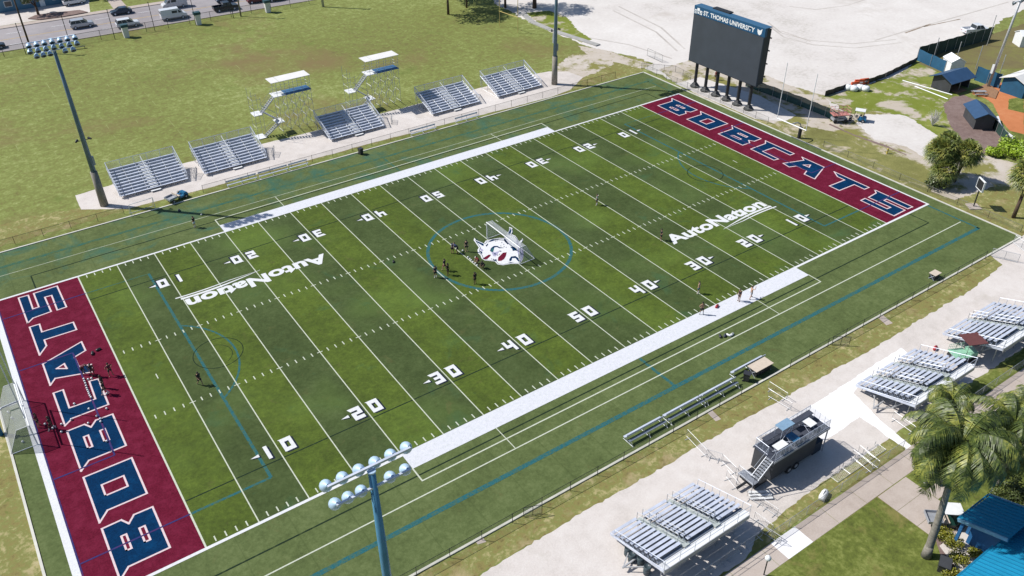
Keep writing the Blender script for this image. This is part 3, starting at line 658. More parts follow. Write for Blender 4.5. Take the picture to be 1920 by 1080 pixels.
# emblem left of the name: letter trio on a block, and the cat emblem at the right
eb = MB()
for y0_, y1_, z0_, z1_ in ((7.75, 7.25, 13.15, 13.82), (7.18, 6.6, 13.22, 14.15), (6.52, 6.0, 13.15, 13.82)): eb.box(-.034, y1_, z0_, -.022, y0_, z1_)
eb.build('crest', M['signwhite'], e)
cl = text_mesh('STU', 'crest_letters', M['sbblue'], 1.5, .42, .03); cl.parent = e; cl.rotation_euler = (R(90), 0, R(-90)); cl.location = (-.037, 7.65, 13.28)
ce = MB().poly([(-.034, -6.3-a, 13.2+b) for a, b in ((0, .85), (.25, .72), (.62, .70), (.98, 1.02), (.92, .45), (.85, .15), (.55, -.08), (.25, .02), (.05, .35))]); ce.build('cat_crest', M['signwhite'], e)
for k_ in range(6):
    y_ = 6.5 - k_*2.56
    pb = MB().tube((.9, y_, 0), (.9, y_, zb+.3), .28, n=10).build('post', M['black'], e)
    MB().lathe([(.85, 0), (.85, .25), (.3, .9)], (.9, y_, 0), n=8).build('post_base', M['black'], pb)

# ------------------------------------------------------------------ floodlight poles
def lamp(mb, mb2, c, face):
    """bowl reflector looking along face"""
    f = Vector(face).normalized(); c = Vector(c)
    mb.lathe([(.02, -.42), (.08, -.46), (.10, -.38), (.24, -.26), (.33, .0), (.35, .14), (.30, .15)], c, f, 14)
    mb2.lathe([(.01, .03), (.30, .10)], c, f, 12)
def flood(loc, H, face, rows, label, pm='polegrey'):
    e = empty('floodlight_pole', loc, 0, label, 'light pole', 'tall floodlight poles round the pitch')
    MB().tube((0, 0, 5.2), (0, 0, H), .36, .20, 14).build('pole', M[pm], e, True)
    MB().tube((0, 0, 0), (0, 0, 5.25), .56, .47, 12).build('pole_base', M['polebase'], e, True)
    MB().tube((0, 0, H-.02), (0, 0, H+.08), .24, n=12).build('pole_cap', M['lamp'], e)
    fy = face
    bx = MB(); bx.box(-.3, -fy*.2-.25, 7.6, .3, -fy*.2+.25, 9.3); bx.box(.25, -.2, 6.2, .55, .2, 7.4); bx.build('electrical_box', M['alumd'], e)
    for q_ in (-1, 1): sp = MB(); sp.tube((.75*q_, 0, 9.9), (.2*q_, 0, 9.9), .04); sp.lathe([(.05, -.3), (.18, -.28), (.12, .2), (.05, .22)], (.85*q_, 0, 9.95), (.7*q_, fy, -.2), 8); sp.build('loudspeaker', M['black'], e)
    for z_, yo, n_, hw in rows:
        ab = MB().box(-hw, fy*yo-.07, H+z_-.06, hw, fy*yo+.07, H+z_+.06)
        ab.box(-.12, min(0, fy*yo), H+z_-.2, .12, max(0, fy*yo), H+z_-.08); arm = ab.build('cross_arm', M['alum'], e)
        for i in range(n_):
            x_ = -hw+.05+i*(2*hw-.1)/(n_-1)
            if n_ == 5: x_ = (-2.14, -1.38, -.6, 1.14, 2.08)[i]
            a_, b_ = MB(), MB(); lamp(a_, b_, (x_, fy*(yo+.38), H+z_-.28), (0, fy*.72, -.70)); a_.tube((x_, fy*yo, H+z_), (x_, fy*(yo+.3), H+z_-.2), .05)
            q = a_.build('floodlight', M['lamp'], arm, True); b_.build('lamp_glass', M['glass'], q)
flood((7.0, -21.72, 0), 24.0, 1, ((.25, .12, 6, 2.42), (-1.1, -.1, 5, 2.2)), 'blue-grey floodlight pole nearest the viewer, its lamp rows seen against the turf', 'poleblue')
flood((6.95, 65.75, 0), 23.5, -1, ((.1, .35, 7, 2.7), (-.62, .3, 7, 2.75), (-1.3, .25, 5, 2.1)), 'tall grey floodlight pole beside the leftmost far bleacher with a thick concrete base')
flood((85.4, 65.45, 0), 23.5, -1, ((.1, .35, 7, 2.7), (-.62, .3, 7, 2.75), (-1.3, .25, 5, 2.1)), 'tall floodlight pole on the end of the far pad, right of all far bleachers')

# ------------------------------------------------------------------ fixed bleachers on the far pad
def bleacher(L=9.5, rows=10, dy=.60, dz=.205):
    e = empty('bleacher', (0, 0, 0)); ys = [i*dy for i in range(rows)]
    for i in range(rows):
        y_, z_ = ys[i], .48+i*dz
        MB().box(0, y_, z_-.04, L, y_+.27, z_).build('seat_plank', M['alum'], e)
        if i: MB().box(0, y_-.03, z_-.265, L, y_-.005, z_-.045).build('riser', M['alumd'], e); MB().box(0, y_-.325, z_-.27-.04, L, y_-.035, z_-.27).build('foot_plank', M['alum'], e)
    fr = MB()
    for k_ in range(6):
        x_ = .15+k_*(L-.3)/5
        fr.bar((x_, .12, .44), (x_, ys[-1]+.2, .44+(rows-1)*dz), .035); fr.bar((x_, .1, .05), (x_, ys[-1]+.3, .05), .035)
        for i in range(0, rows, 3): fr.bar((x_, ys[i]+.12, .05), (x_, ys[i]+.12, .42+i*dz), .03)
        fr.bar((x_, ys[-1]+.25, .05), (x_, ys[-1]+.25, .48+rows*dz), .03)
        if k_ < 5: fr.bar((x_, ys[-1]+.25, .1), (x_+(L-.3)/5, ys[-1]+.25, 1.9), .02)
    fr.build('frame', M['galv'], e)
    zt2 = .48+(rows-1)*dz+1.05; yb = ys[-1]+.42
    a = MB(); a.bar((0, yb, zt2), (L, yb, zt2), .035)
    for k_ in range(6): a.bar((k_*L/5, yb, .6), (k_*L/5, yb, zt2), .03)
    a.build('back_rail', M['alum'], e)
    MB().add([(0, yb, .9), (L, yb, .9), (L, yb, zt2), (0, yb, zt2)], [(0, 1, 2, 3)]).build('back_mesh', M['meshw'], e)
    for x_ in (-.06, L+.06):
        a = MB(); a.beam((x_, .25, 1.25), (x_, yb, zt2), .07, .10); a.bar((x_, .25, .4), (x_, yb, zt2-.9), .03)
        for k_ in range(6): a.bar((x_, .25+k_*(yb-.25)/5, .3+k_*(zt2-1.3)/5), (x_, .25+k_*(yb-.25)/5, 1.25+k_*(zt2-1.25)/5), .03)
        a.build('side_rail', M['alum'], e)
        MB().add([(x_, .25, .45), (x_, yb, zt2-.95), (x_, yb, zt2), (x_, .25, 1.25)], [(0, 1, 2, 3)]).build('side_mesh', M['meshw'], e)
    st = MB(); xm = L*.5
    for i in range(rows-1): st.box(xm-.55, ys[i]+.285, .51+i*dz, xm+.55, ys[i+1]-.02, .55+i*dz)
    st.box(xm-.7, -.5, .2, xm+.7, -.05, .24); st.build('aisle_steps', M['whitep'], e)
    ar = MB(); ar.beam((xm, .9, 1.6), (xm, ys[-1], 1.45+(rows-1)*dz), .06, .06)
    for i in range(1, rows, 2): ar.bar((xm, ys[i], .5+i*dz), (xm, ys[i], 1.43+i*dz), .03)
    ar.build('aisle_handrail', M['whitep'], e)
    return e
BG = 'aluminium bleachers on the far pad'
spots = [(9.35, 66.15, 'leftmost far bleacher, between the left light pole and its neighbour'), (21.4, 66.15, 'second far bleacher from the left, in front of open lawn'),
         (41.6, 66.3, 'bluish shaded bleacher standing in front of the two scaffold towers'), (59.9, 65.7, 'fourth far bleacher from the left, right of the right scaffold tower'), (73.2, 65.6, 'rightmost far bleacher, next to the light pole on the pad end')]
b0 = bleacher()
for i, (x_, y_, lb) in enumerate(spots):
    o = b0 if i == 0 else copy_tree(b0); o.location = (x_, y_, 0); tag(o, lb, 'bleacher', BG)

# folded gates leaning by the bleachers
for x_, y_, lb in ((19.7, 66.4, 'grey barrier panel standing at the right end of the leftmost far bleacher'), (31.9, 66.6, 'grey barrier panel standing at the right end of the second far bleacher'), (52.6, 66.8, 'grey barrier panel at the right end of the shaded bleacher')):
    gate((x_, y_), (x_+1.0, y_+1.6), 1.1, lb)

# ------------------------------------------------------------------ scaffold filming towers
def tower(loc, W_, label):
    e = empty('scaffold_tower', loc, 0, label, 'scaffold', 'scaffold camera towers behind the far bleachers')
    H = 6.3; D = 1.9; xs = [i*W_/4 for i in range(5)]
    fr = MB()
    for x_ in xs:
        for y_ in (0, D): fr.bar((x_, y_, 0), (x_, y_, H+2.35), .035)
        for z_ in (.4, 2.3, 4.3, H-.1): fr.bar((x_, 0, z_), (x_, D, z_), .03)
    fr.build('scaffold_frame', M['galv'], e)
    for y_ in (0, D):
      br = MB()
      for i in range(4):
            for z_ in (.4, 2.4, 4.4): br.bar((xs[i], y_, z_), (xs[i+1], y_, z_+1.8), .02); br.bar((xs[i+1], y_, z_), (xs[i], y_, z_+1.8), .02)
      br.build('cross_braces', M['galv'], e)
    MB().box(W_*.24, -.1, H-.05, W_+.1, D+.1, H+.05).build('deck', M['deckblue'], e)
    MB().box(-.6, -.1, H-.05, W_*.24-.02, D+.1, H+.05).build('landing', M['whitep'], e)
    gr = MB()
    for y_ in (-.05, D+.05):
        for z_ in (H+.55, H+1.05): gr.bar((-.6, y_, z_), (W_, y_, z_), .025)
    for z_ in (H+.55, H+1.05): gr.bar((W_, 0, z_), (W_, D, z_), .025)
    gr.build('guard_rail', M['galv'], e)
    c = MB(); c.box(W_*.02+.5, -.25, H+2.36, W_+.15, D+.35, H+2.42); c.build('canopy', M['canopyw'], e)
    MB().box(-.75, -.25, H+2.36, W_*.02+.42, D+.35, H+2.42).build('canopy', M['canopyw'], e)
    # switch-back stairs on the left
    pts = [((-.6, H), (-3.0, 4.1)), ((-2.6, 4.05), (-.2, 2.05)), ((-.2, 2.0), (-3.0, .15))]
    for i, ((xa, za), (xb, zb_)) in enumerate(pts):
        y_ = (.35, 1.25, .35)[i]; s = MB()
        for dy_ in (-.4, .4):
            s.beam((xa, y_+dy_, za), (xb, y_+dy_, zb_), .05, .16); s.bar((xa, y_+dy_, za+1), (xb, y_+dy_, zb_+1), .025)
        for k_ in range(9):
            f = (k_+.5)/9; s.box(xa+(xb-xa)*f-.12, y_-.38, za+(zb_-za)*f-.02, xa+(xb-xa)*f+.12, y_+.38, za+(zb_-za)*f+.02)
        s.build('stair_flight', M['alumd'], e)
    for xl, zl in ((-3.5, 4.05), (-.15, 2.0), (-3.6, .12)):
        MB().box(xl-.75, -.1, zl-.06, xl+.65, D-.1, zl).build('landing', M['whitep'], e)
    ft = MB()
    for x_ in (-4.2, -2.9):
        for y_ in (-.1, D-.1): ft.bar((x_, y_, 0), (x_, y_, 8.2 if x_ < -4 else 6.8), .03)
    for z_ in (2.0, 3.9, 5.1, 6.6): ft.bar((-4.2, -.1, z_), (-2.9, -.1, z_), .02); ft.bar((-4.2, D-.1, z_), (-2.9, D-.1, z_), .02); ft.bar((-4.2, -.1, z_), (-4.2, D-.1, z_), .02)
    ft.build('stair_frame', M['galv'], e)
    return e
tower((36.7, 73.9, 0), 5.6, 'left scaffold tower with white canopy, blue deck and zigzag stairs')
tower((53.0, 73.9, 0), 5.3, 'right scaffold tower with white canopy, half hidden by the shaded bleacher')

# ------------------------------------------------------------------ trailer bleachers on the near side
def trailer_bleacher(secs, gap, lattice, rows=10):
    """opens toward +y (the pitch); local origin = left front ground corner"""
    e = empty('trailer_bleacher', (0, 0, 0)); x = 0; dy, dz = .545, .22; z0 = 1.0; ends = []
    for L in secs:
        for i in range(rows):
            y_, z_ = -.05-i*dy, z0+i*dz
            MB().box(x, y_-.275, z_-.04, x+L, y_, z_).build('seat_plank', M['alum'], e)
        fp_ = MB()
        for i in range(rows): fp_.box(x, -.05-i*dy-.56, z0+i*dz-.255, x+L, -.05-i*dy-.548, z0+(i+1)*dz-.045) if i < rows-1 else None  # upright strips added behind the planks so the cast shadow is solid
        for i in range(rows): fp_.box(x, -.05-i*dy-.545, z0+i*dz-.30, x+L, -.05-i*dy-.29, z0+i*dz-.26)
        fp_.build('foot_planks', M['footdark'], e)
        ends.append((x, x+L)); x += L+gap
    W_ = ends[-1][1]; yb = -rows*dy-.1; zt3 = z0+(rows-1)*dz
    for i in range(len(secs)-1):
        xa = ends[i][1]+.05; xb = ends[i+1][0]-.05; s = MB()
        for k_ in range(rows*2): s.box(xa, -.1-(k_+1)*dy/2, z0-.32+k_*dz/2, xb, -.1-k_*dy/2, z0-.28+k_*dz/2)
        s.add([(xa, -.1, z0-.36), (xb, -.1, z0-.36), (xb, yb, z0-.36+rows*dz), (xa, yb, z0-.36+rows*dz)], [(0, 1, 2, 3)])  # sloped plate added under the steps to keep light out of the shadow
        s.build('aisle_steps', plain('light_plate', (.46, .50, .48), .5, .3, .15), e)
        for xx in (xa, xb):
            h = MB()
            for a_, b_ in ((.02, .30), (.42, .85)):
                ya, yc = yb*a_-.1, yb*b_-.1; za, zc = z0+rows*dz*a_, z0+rows*dz*b_
                h.bar((xx, ya, za+.75), (xx, yc, zc+.75), .03); h.bar((xx, ya, za+.35), (xx, yc, zc+.35), .025)
                for yy, zz in ((ya, za), ((ya+yc)/2, (za+zc)/2), (yc, zc)): h.bar((xx, yy, zz-.3), (xx, yy, zz+.75), .03)
            h.build('aisle_handrail', M['galv'], e)
    MB().box(-.05, yb-.62, zt3-.36, W_+.05, yb+.02, zt3-.30).build('rear_walkway', M['whitep'], e)
    MB().beam((-.05, yb-.66, zt3-.5), (W_+.05, yb-.66, zt3-.5), .06, .45).build('rear_beam', M['galv'], e)
    rr = MB(); k_ = 0
    while k_*1.6 < W_+.1:
        rr.bar((min(W_, k_*1.6), yb-.6, zt3-.3), (min(W_, k_*1.6), yb-.6, zt3+.78), .022); k_ += 1
    for z_ in (zt3+.78, zt3+.3): rr.bar((0, yb-.6, z_), (W_, yb-.6, z_), .022)
    rr.build('rear_rail', M['alum'], e)
    for x_, lat in ((-.08, lattice), (W_+.08, False)):
        a = MB(); yf = -.5; n_ = 34 if lat else 7
        a.bar((x_, yf, z0+.75), (x_, yb-.6, zt3+.78), .03); a.bar((x_, yf, z0-.1), (x_, yb-.6, zt3-.15), .03)
        for k_ in range(n_+1):
            f = k_/n_; yy = yf+(yb-.6-yf)*f; a.bar((x_, yy, z0-.1+(zt3-z0-.05)*f), (x_, yy, z0+.75+(zt3-z0+.03)*f), .014 if lat else .022)
        a.build('side_rail', M['alum'], e)
    for x_ in (-.02, W_+.02): MB().beam((x_, 0, z0-.30), (x_, yb-.6, zt3-.45), .08, .26).build('side_beam', M['alum'], e)
    ch = MB()
    for y_ in (-2.0, -4.1): ch.box(.2, y_-.08, .55, W_-.2, y_+.08, .75)
    for k_ in range(5):
        x_ = .5+k_*(W_-1)/4; ch.bar((x_, -2, .7), (x_, -.4, z0-.3), .05); ch.bar((x_, -4.1, .7), (x_, yb, zt3-.45), .05); ch.bar((x_, -2, .7), (x_, yb*.6, zt3*.62), .04); ch.bar((x_, -4.1, .7), (x_, -4.1, 2), .05)
        ch.bar((x_, yb+.1, 0), (x_, yb+.1, zt3-.5), .045); ch.bar((x_, -.5, 0), (x_, -.5, .8), .045)
    ch.beam((.3, -3.0, .62), (-1.3, -3.0, .5), .12, .14); ch.beam((.3, -2.0, .62), (-1.2, -3.0, .5), .08, .1); ch.beam((.3, -4.1, .62), (-1.2, -3.0, .5), .08, .1)
    ch.build('chassis', M['galv'], e)
    for x_ in (W_*.55, W_*.55+.95):
        for y_ in (-1.9, -4.45):
            wq = MB().tube((x_, y_-.13, .38), (x_, y_+.13, .38), .38, n=16).build('wheel', M['rubber'], e)
            MB().tube((x_, y_-.145, .38), (x_, y_+.145, .38), .18, n=10).build('rim', M['galv'], wq)
    return e
TG = 'trailer bleachers on the shell strip'
o = trailer_bleacher([2.6, 2.7, 2.6], .72, True); o.location = (28.0, -18.5, 0); tag(o, 'nearest silver trailer bleacher with three seat blocks, grey barrels at its left end', 'bleacher', TG)
o = trailer_bleacher([2.2, 2.7, 3.1], .85, True); o.location = (60.1, -18.5, 0); tag(o, 'silver trailer bleacher between the black platform trailer and the green buggy', 'bleacher', TG)
o = trailer_bleacher([4.2, 4.6], .9, False); o.location = (74.9, -18.6, 0); tag(o, 'silver trailer bleacher farthest right, behind the maroon-roofed green buggy', 'bleacher', TG)

# blue-grey barrels
def barrel():
    e = empty('barrel', (0, 0, 0)); MB().lathe([(.01, 0), (.27, 0), (.30, .08), (.285, .3), (.31, .33), (.285, .36), (.285, .6), (.31, .63), (.285, .66), (.30, .88), (.27, .93), (.26, .90), (.01, .90)], n=14).build('drum', M['bin'], e, True)
    MB().tube((.12, 0, .90), (.12, 0, .95), .05, n=8).build('bung', M['galv'], e); return e
q = barrel()
for i, (x_, y_, lb) in enumerate(((28.15, -20.5, 'blue-grey barrel farthest from the path, under the trailer bleacher end'), (28.0, -21.15, 'blue-grey barrel second from the far side at the bleacher end'), (28.35, -21.8, 'blue-grey barrel standing closest to the trailer hitch'), (28.2, -22.75, 'blue-grey barrel nearest the viewer, apart from the other three'))):
    o = q if i == 0 else copy_tree(q); o.location = (x_, y_, 0); tag(o, lb, 'barrel', 'barrels at the trailer bleacher')

# ------------------------------------------------------------------ black platform trailer
e = empty('platform_trailer', (43.3, -22.1, 0), 0, 'black trailer with a railed viewing deck on top, stairs at its left end', 'trailer')
Lp, Dp, Hp = 7.4, 2.35, 3.0
MB().box(.1, .05, .55, Lp-1.5, Dp-.05, Hp-.16).build('body', M['contblack'], e)
MB().box(Lp-1.45, .1, .2, Lp-.3, Dp-.1, 1.5).build('tank_box', M['sbdark'], e)
MB().box(0, 0, Hp-.15, Lp, Dp, Hp).build('deck', M['deckdark'], e)
f = MB(); f.box(-.05, -.06, Hp-.22, Lp+.05, -.003, Hp+.02); f.box(-.05, Dp+.003, Hp-.22, Lp+.05, Dp+.06, Hp+.02); f.box(Lp+.003, -.06, Hp-.20, Lp+.06, Dp+.06, Hp+.015)
for x_ in (Lp-.1,):
    for y_ in (.05, Dp-.05): f.bar((x_, y_, 0), (x_, y_, Hp-.2), .07)
f.build('deck_edge', M['alumd'], e)
rl_ = MB()
def railing(mb, p, q, h=1.0, n_=20):
    p, q = Vector(p), Vector(q); z = Vector((0, 0, 1))
    mb.bar(p+z*h, q+z*h, .03); mb.bar(p+z*.1, q+z*.1, .02)
    for i in range(n_+1): mb.bar(p.lerp(q, i/n_)+z*.05, p.lerp(q, i/n_)+z*h, .012 if i % 5 else .025)
railing(rl_, (.1, .05, Hp), (Lp-.05, .05, Hp), 1, 60); railing(rl_, (Lp-.05, .05, Hp), (Lp-.05, Dp-.05, Hp), 1, 20)
railing(rl_, (.1, Dp-.05, Hp), (Lp-.05, Dp-.05, Hp), 1, 60); railing(rl_, (.1, .9, Hp), (.1, Dp-.05, Hp), 1, 12)
rl_.build('railing', M['alum'], e)
ct = MB(); ct.box(.6, Dp-.75, Hp+.75, 3.0, Dp-.2, Hp+.82); ct.box(4.2, Dp-.75, Hp+.75, 6.9, Dp-.2, Hp+.82)
for x_ in (.7, 2.9, 4.3, 6.8): ct.bar((x_, Dp-.3, Hp), (x_, Dp-.3, Hp+.75), .03)
ct.build('counter', M['deckdark'], e)
s = MB()
for y_ in (.1, .85): s.beam((0, y_, Hp-.05), (-1.6, y_, 1.5), .05, .2); s.bar((0, y_, Hp+.95), (-1.6, y_, 2.5), .03); s.beam((-1.6, y_+.9, 1.45), (-.2, y_+.9, .1), .05, .2)
for k_ in range(8): s.box(-.1-k_*.2-.1, .12, Hp-.1-k_*.19, -.1-k_*.2+.1, .83, Hp-.07-k_*.19); s.box(-1.5+k_*.17-.1, 1.02, 1.4-k_*.17, -1.5+k_*.17+.1, 1.73, 1.43-k_*.17)
s.box(-2.3, .05, 1.4, -1.6, 1.8, 1.46); railing(s, (-2.3, .05, 1.46), (-2.3, 1.8, 1.46), 1, 10); railing(s, (-2.3, .05, 1.46), (-1.6, .05, 1.46), 1, 4)
for x_, y_ in ((-2.25, .1), (-2.25, 1.75)): s.bar((x_, y_, 0), (x_, y_, 1.4), .04)
s.build('stairs', M['alumd'], e)
tg = MB(); tg.box(-1.6, .3, .3, -.02, Dp-.3, .62); tg.beam((-1.4, Dp/2, .5), (-2.9, Dp/2, .45), .18, .16); tg.build('gooseneck', M['black'], e)
for x_ in (2.6, 3.5):
    for y_ in (.1, Dp-.1):
        wq = MB().tube((x_, y_-.13, .4), (x_, y_+.13, .4), .4, n=16).build('wheel', M['rubber'], e); MB().tube((x_, y_-.14, .4), (x_, y_+.14, .4), .2, n=10).build('rim', M['galv'], wq)
for nm, x0_, y0_, x1_, y1_, z_, m_, lb in (('blue_canopy', 1.9, 1.1, 3.5, 2.0, 2.0, 'bluetop', 'grey-blue canopy panel on the deck of the black trailer'),):
    t = empty('shade_panel', (43.3, -22.1, 0), 0, 'pale blue shade panel on thin legs on the black trailer deck', 'canopy')
    MB().box(x0_, y0_, Hp+1.75, x1_, y1_, Hp+1.80).build('panel', plain('pale_blue_panel', hexc('8fb0cc', K), .5, .1, .1), t)
    l_ = MB()
    for x_ in (x0_+.1, x1_-.1):
        for y_ in (y0_+.1, y1_-.1): l_.bar((x_, y_, Hp), (x_, y_, Hp+1.75), .025)
    l_.bar((x0_+.1, y0_+.1, Hp+.1), (x1_-.1, y0_+.1, Hp+1.7), .02); l_.build('legs', M['alum'], t)
def table(loc, sx, sy, h, mat, label, rz=0, name='folding_table', grp=None):
    t = empty(name, loc, rz, label, 'table', grp); MB().box(0, 0, h-.04, sx, sy, h).build('tabletop', mat, t)
    for x_ in (.08, sx-.08): 
        l_ = MB(); l_.bar((x_, .08, 0), (x_, sy-.08, h-.04), .02); l_.bar((x_, sy-.08, 0), (x_, .08, h-.04), .02); l_.build('leg', M['alum'], t)
    return t
table((44.0, -21.75, Hp), 1.35, .7, .72, M['whitep'], 'white folding table at the stair end of the black trailer deck')
table((45.9, -21.9, Hp), .9, 1.0, .72, plain('bluish_cooler', hexc('2f6a94', K), .5, 0, .2), 'blue-topped table in the middle of the black trailer deck')
table((48.6, -21.5, Hp), .9, 1.3, .72, M['whitep'], 'white folding table at the right end of the black trailer deck')

# ------------------------------------------------------------------ goals
def soccer_goal(loc, rz, label, depth=2.3, top=.9, W_=7.4):
    """opening faces local -y ; net goes back to +y"""
    e = empty('soccer_goal', loc, rz, label, 'soccer goal'); H = 2.5
    f = MB(); r = .065
    f.tube((0, 0, 0), (0, 0, H), r, n=8); f.tube((W_, 0, 0), (W_, 0, H), r, n=8); f.tube((-r, 0, H), (W_+r, 0, H), r, n=8)
    f.build('frame', M['whitep'], e)
    b = MB()
    for x_ in (0, W_): b.tube((x_, 0, H), (x_, top, H-.02), .035); b.tube((x_, top, H-.02), (x_, depth, .05), .03); b.tube((x_, 0, .05), (x_, depth, .05), .045)
    b.tube((0, depth, .05), (W_, depth, .05), .045); b.build('back_frame', M['whitep'], e)
    n = MB()
    n.add([(0, 0, H), (W_, 0, H), (W_, top, H-.03), (0, top, H-.03)], [(0, 1, 2, 3)]); n.add([(0, top, H-.03), (W_, top, H-.03), (W_, depth, .06), (0, depth, .06)], [(0, 1, 2, 3)])
    for x_ in (0, W_): n.add([(x_, 0, .05), (x_, 0, H), (x_, top, H-.03), (x_, depth, .06)], [(0, 1, 2, 3)])
    nw = MB()
    for i in range(1, 30): x_ = i*W_/30; nw.bar((x_, 0, H), (x_, top, H-.03), .006); nw.bar((x_, top, H-.03), (x_, depth, .06), .006)
    n.build('net', M['net'], e); nw.build('net_cord', M['signwhite'], e); return e
soccer_goal((45.75, 27.35, 0), R(-90), 'white soccer goal with net standing on the painted cat head at midfield')
g0 = soccer_goal((-9.3, 20.85, 0), R(90), 'white soccer goal with net on the left end line beside the players', 2.3, 1.1)
e = empty('small_goal', (9.3, 60.1, 0), R(4), 'small white goal frame standing at the far kerb by the left light pole', 'goal')
f = MB(); f.tube((0, 0, 0), (0, 0, 1.9), .04); f.tube((3.2, 0, 0), (3.2, 0, 1.9), .04); f.tube((0, 0, 1.9), (3.2, 0, 1.9), .04); f.build('frame', M['whitep'], e)
f = MB(); f.tube((0, 0, 1.9), (0, 1.2, .04), .03); f.tube((3.2, 0, 1.9), (3.2, 1.2, .04), .03); f.tube((0, 1.2, .04), (3.2, 1.2, .04), .03); f.build('back_frame', M['whitep'], e)
def football_goal(base, dirx, padmat, label):
    e = empty('football_goal', base, 0, label, 'goal post'); a = MB(); c = 2.6*dirx
    pts = [(0, 0, 0), (0, 0, 1.9), (c*.12, 0, 2.5), (c*.42, 0, 2.95), (c, 0, 3.05)]
    for p, q_ in zip(pts[:-1], pts[1:]): a.tube(p, q_, .09, n=8)
    a.build('gooseneck', M['alumd'], e); MB().tube((0, 0, 0), (0, 0, 1.9), .28, n=12).build('pad', padmat, e)
    MB().tube((c, -2.9, 3.05), (c, 2.9, 3.05), .085, n=8).build('crossbar', M['signwhite'], e)
    for y_ in (-2.82, 2.82): MB().tube((c, y_, 3.05), (c, y_, 12.1), .05, n=6).build('upright', M['signwhite'], e)
football_goal((103.2, 24.35, 0), -1, M['black'], 'white football goal post behind the right end zone with a black padded base')
football_goal((-12.0, 24.35, 0), 1, M['bluec'], 'white football goal post behind the left end zone, blue pad on its base')
e = empty('practice_goal', (95.83, 98.87, 0), 0, 'thin yellow H-shaped goal post on the far practice lawn', 'goal post')
d_ = Vector((96.55-95.83, 93.08-98.87, 0))
for k_, p in enumerate((Vector((0, 0, 0)), d_)): MB().tube(p, p+Vector((0, 0, 9.5)), .06, n=6).build('upright', M['yellow'], e)
MB().tube(Vector((0, 0, 3.3)), d_+Vector((0, 0, 3.3)), .06, n=6).build('crossbar', M['yellow'], e)

# ------------------------------------------------------------------ team benches
def team_bench(loc, L, label, back=True, grp='metal team benches', rz=0):
    e = empty('team_bench', loc, rz, label, 'bench', grp)
    MB().box(0, 0, .44, L, .26, .48).build('seat', M['alum'] if back else M['footdark'], e)
    if back: MB().box(0, -.26, .72, L, -.22, .95).build('backrest', M['alum'], e)
    n_ = max(2, int(L/1.8)+1)
    for i in range(n_):
        x_ = .15+i*(L-.3)/(n_-1); l_ = MB(); l_.bar((x_, .25, 0), (x_, .13, .44), .03); l_.bar((x_, -.32, 0), (x_, -.05, .44), .03); l_.bar((x_, -.4, .04), (x_, .35, .04), .03)
        if back: l_.bar((x_, -.05, .44), (x_, -.24, .95), .03)
        l_.build('leg', M['alumd'], e)
    return e
for x_, L, lb in ((36.4, 4.7, 'metal team bench farthest left along the near fence'), (41.4, 4.8, 'metal team bench left of centre in the near row'), (46.3, 4.7, 'metal team bench right next to the covered one in the near row')):
    team_bench((x_, -10.6, 0), L, lb); 
    team_bench((x_, -11.3, 0), L, lb.replace('metal team bench', 'low backless bench behind the one'), False, 'backless benches behind the near row')
team_bench((51.5, -9.9, 0), 4.7, 'metal team bench beside the cream-topped table')
for i, (x_, L, lb) in enumerate(((22.8, 4.5, 'far team bench opposite the second bleacher'), (27.6, 4.5, 'far team bench just left of the speaker gap'), (32.3, 3.0, 'short far team bench right end of the left row'), (53.0, 4.7, 'far team bench opposite the fourth bleacher'), (61.5, 4.4, 'far team bench opposite the gap between the last two bleachers'))):
    team_bench((x_+L, 60.9, 0), L, lb, True, 'team benches along the far kerb', math.pi)
e = table((53.2, -11.6, 0), 2.6, 1.25, .95, M['tan'], 'cream-topped covered cart beside the near team benches'); 
MB().box(.2, .12, .15, 2.4, 1.1, .86).build('cupboard', M['binblack'], e)
def wheelie(loc, mat, label, rz=0, grp=None):
    e = empty('wheeled_bin', loc, rz, label, 'bin', grp)
    MB().add([(-.24, -.26, .08), (.24, -.26, .08), (.24, .26, .08), (-.24, .26, .08), (-.3, -.34, .98), (.3, -.34, .98), (.3, .34, .98), (-.3, .34, .98)], [(3, 2, 1, 0), (4, 5, 6, 7), (0, 1, 5, 4), (1, 2, 6, 5), (2, 3, 7, 6), (3, 0, 4, 7)]).build('body', mat, e)
    MB().box(-.33, -.37, .985, .33, .38, 1.05).build('lid', mat, e)
    for x_ in (-.27, .27): MB().tube((x_-.04, .3, .1), (x_+.04, .3, .1), .1, n=10).build('wheel', M['rubber'], e)
wheelie((52.3, -11.2, 0), M['binblack'], 'black wheeled bin at the left end of the cream-topped cart', R(30))
wheelie((43.5, 59.6, 0), M['binblack'], 'black bin standing alone on the far edge of the turf', R(10))
e = table((84.2, -11.7, 0), 1.25, .9, .8, M['tan'], 'small cream table standing on the kerb near the right gate'); MB().box(.1, .1, .1, 1.1, .8, .7).build('cupboard', M['binblack'], e)

# things lying about
def bag(loc, mat, label, s=1, rz=0, grp='kit bags'):
    e = empty('kit_bag', loc, rz, label, 'bag', grp)
    MB().lathe([(.02, -.32*s), (.13*s, -.30*s), (.16*s, -.15*s), (.16*s, .15*s), (.13*s, .30*s), (.02, .32*s)], (0, 0, .15*s), (1, 0, 0), 10).build('body', mat, e, True)
    MB().tube((-.15*s, 0, .3*s), (.15*s, 0, .34*s), .02).build('handle', M['black'], e)
for px, py, m_, lb in ((1350, 632, 'binblack', 'black kit bag, leftmost of the row on the near turf'), (1359, 631, 'deckdark', 'grey kit bag next to the black one on the near turf'), (1366, 630, 'whitep', 'white kit bag in the middle of the row on the near turf'), (1372, 629, 'whitep', 'white bag at the right end of the row on the near turf')):
    bag(g(px, py), M[m_], lb, .9, random.random()*3)
bag(g(1344, 576), M['red'], 'crumpled red bag on the white sideline band', 1.0, .4)
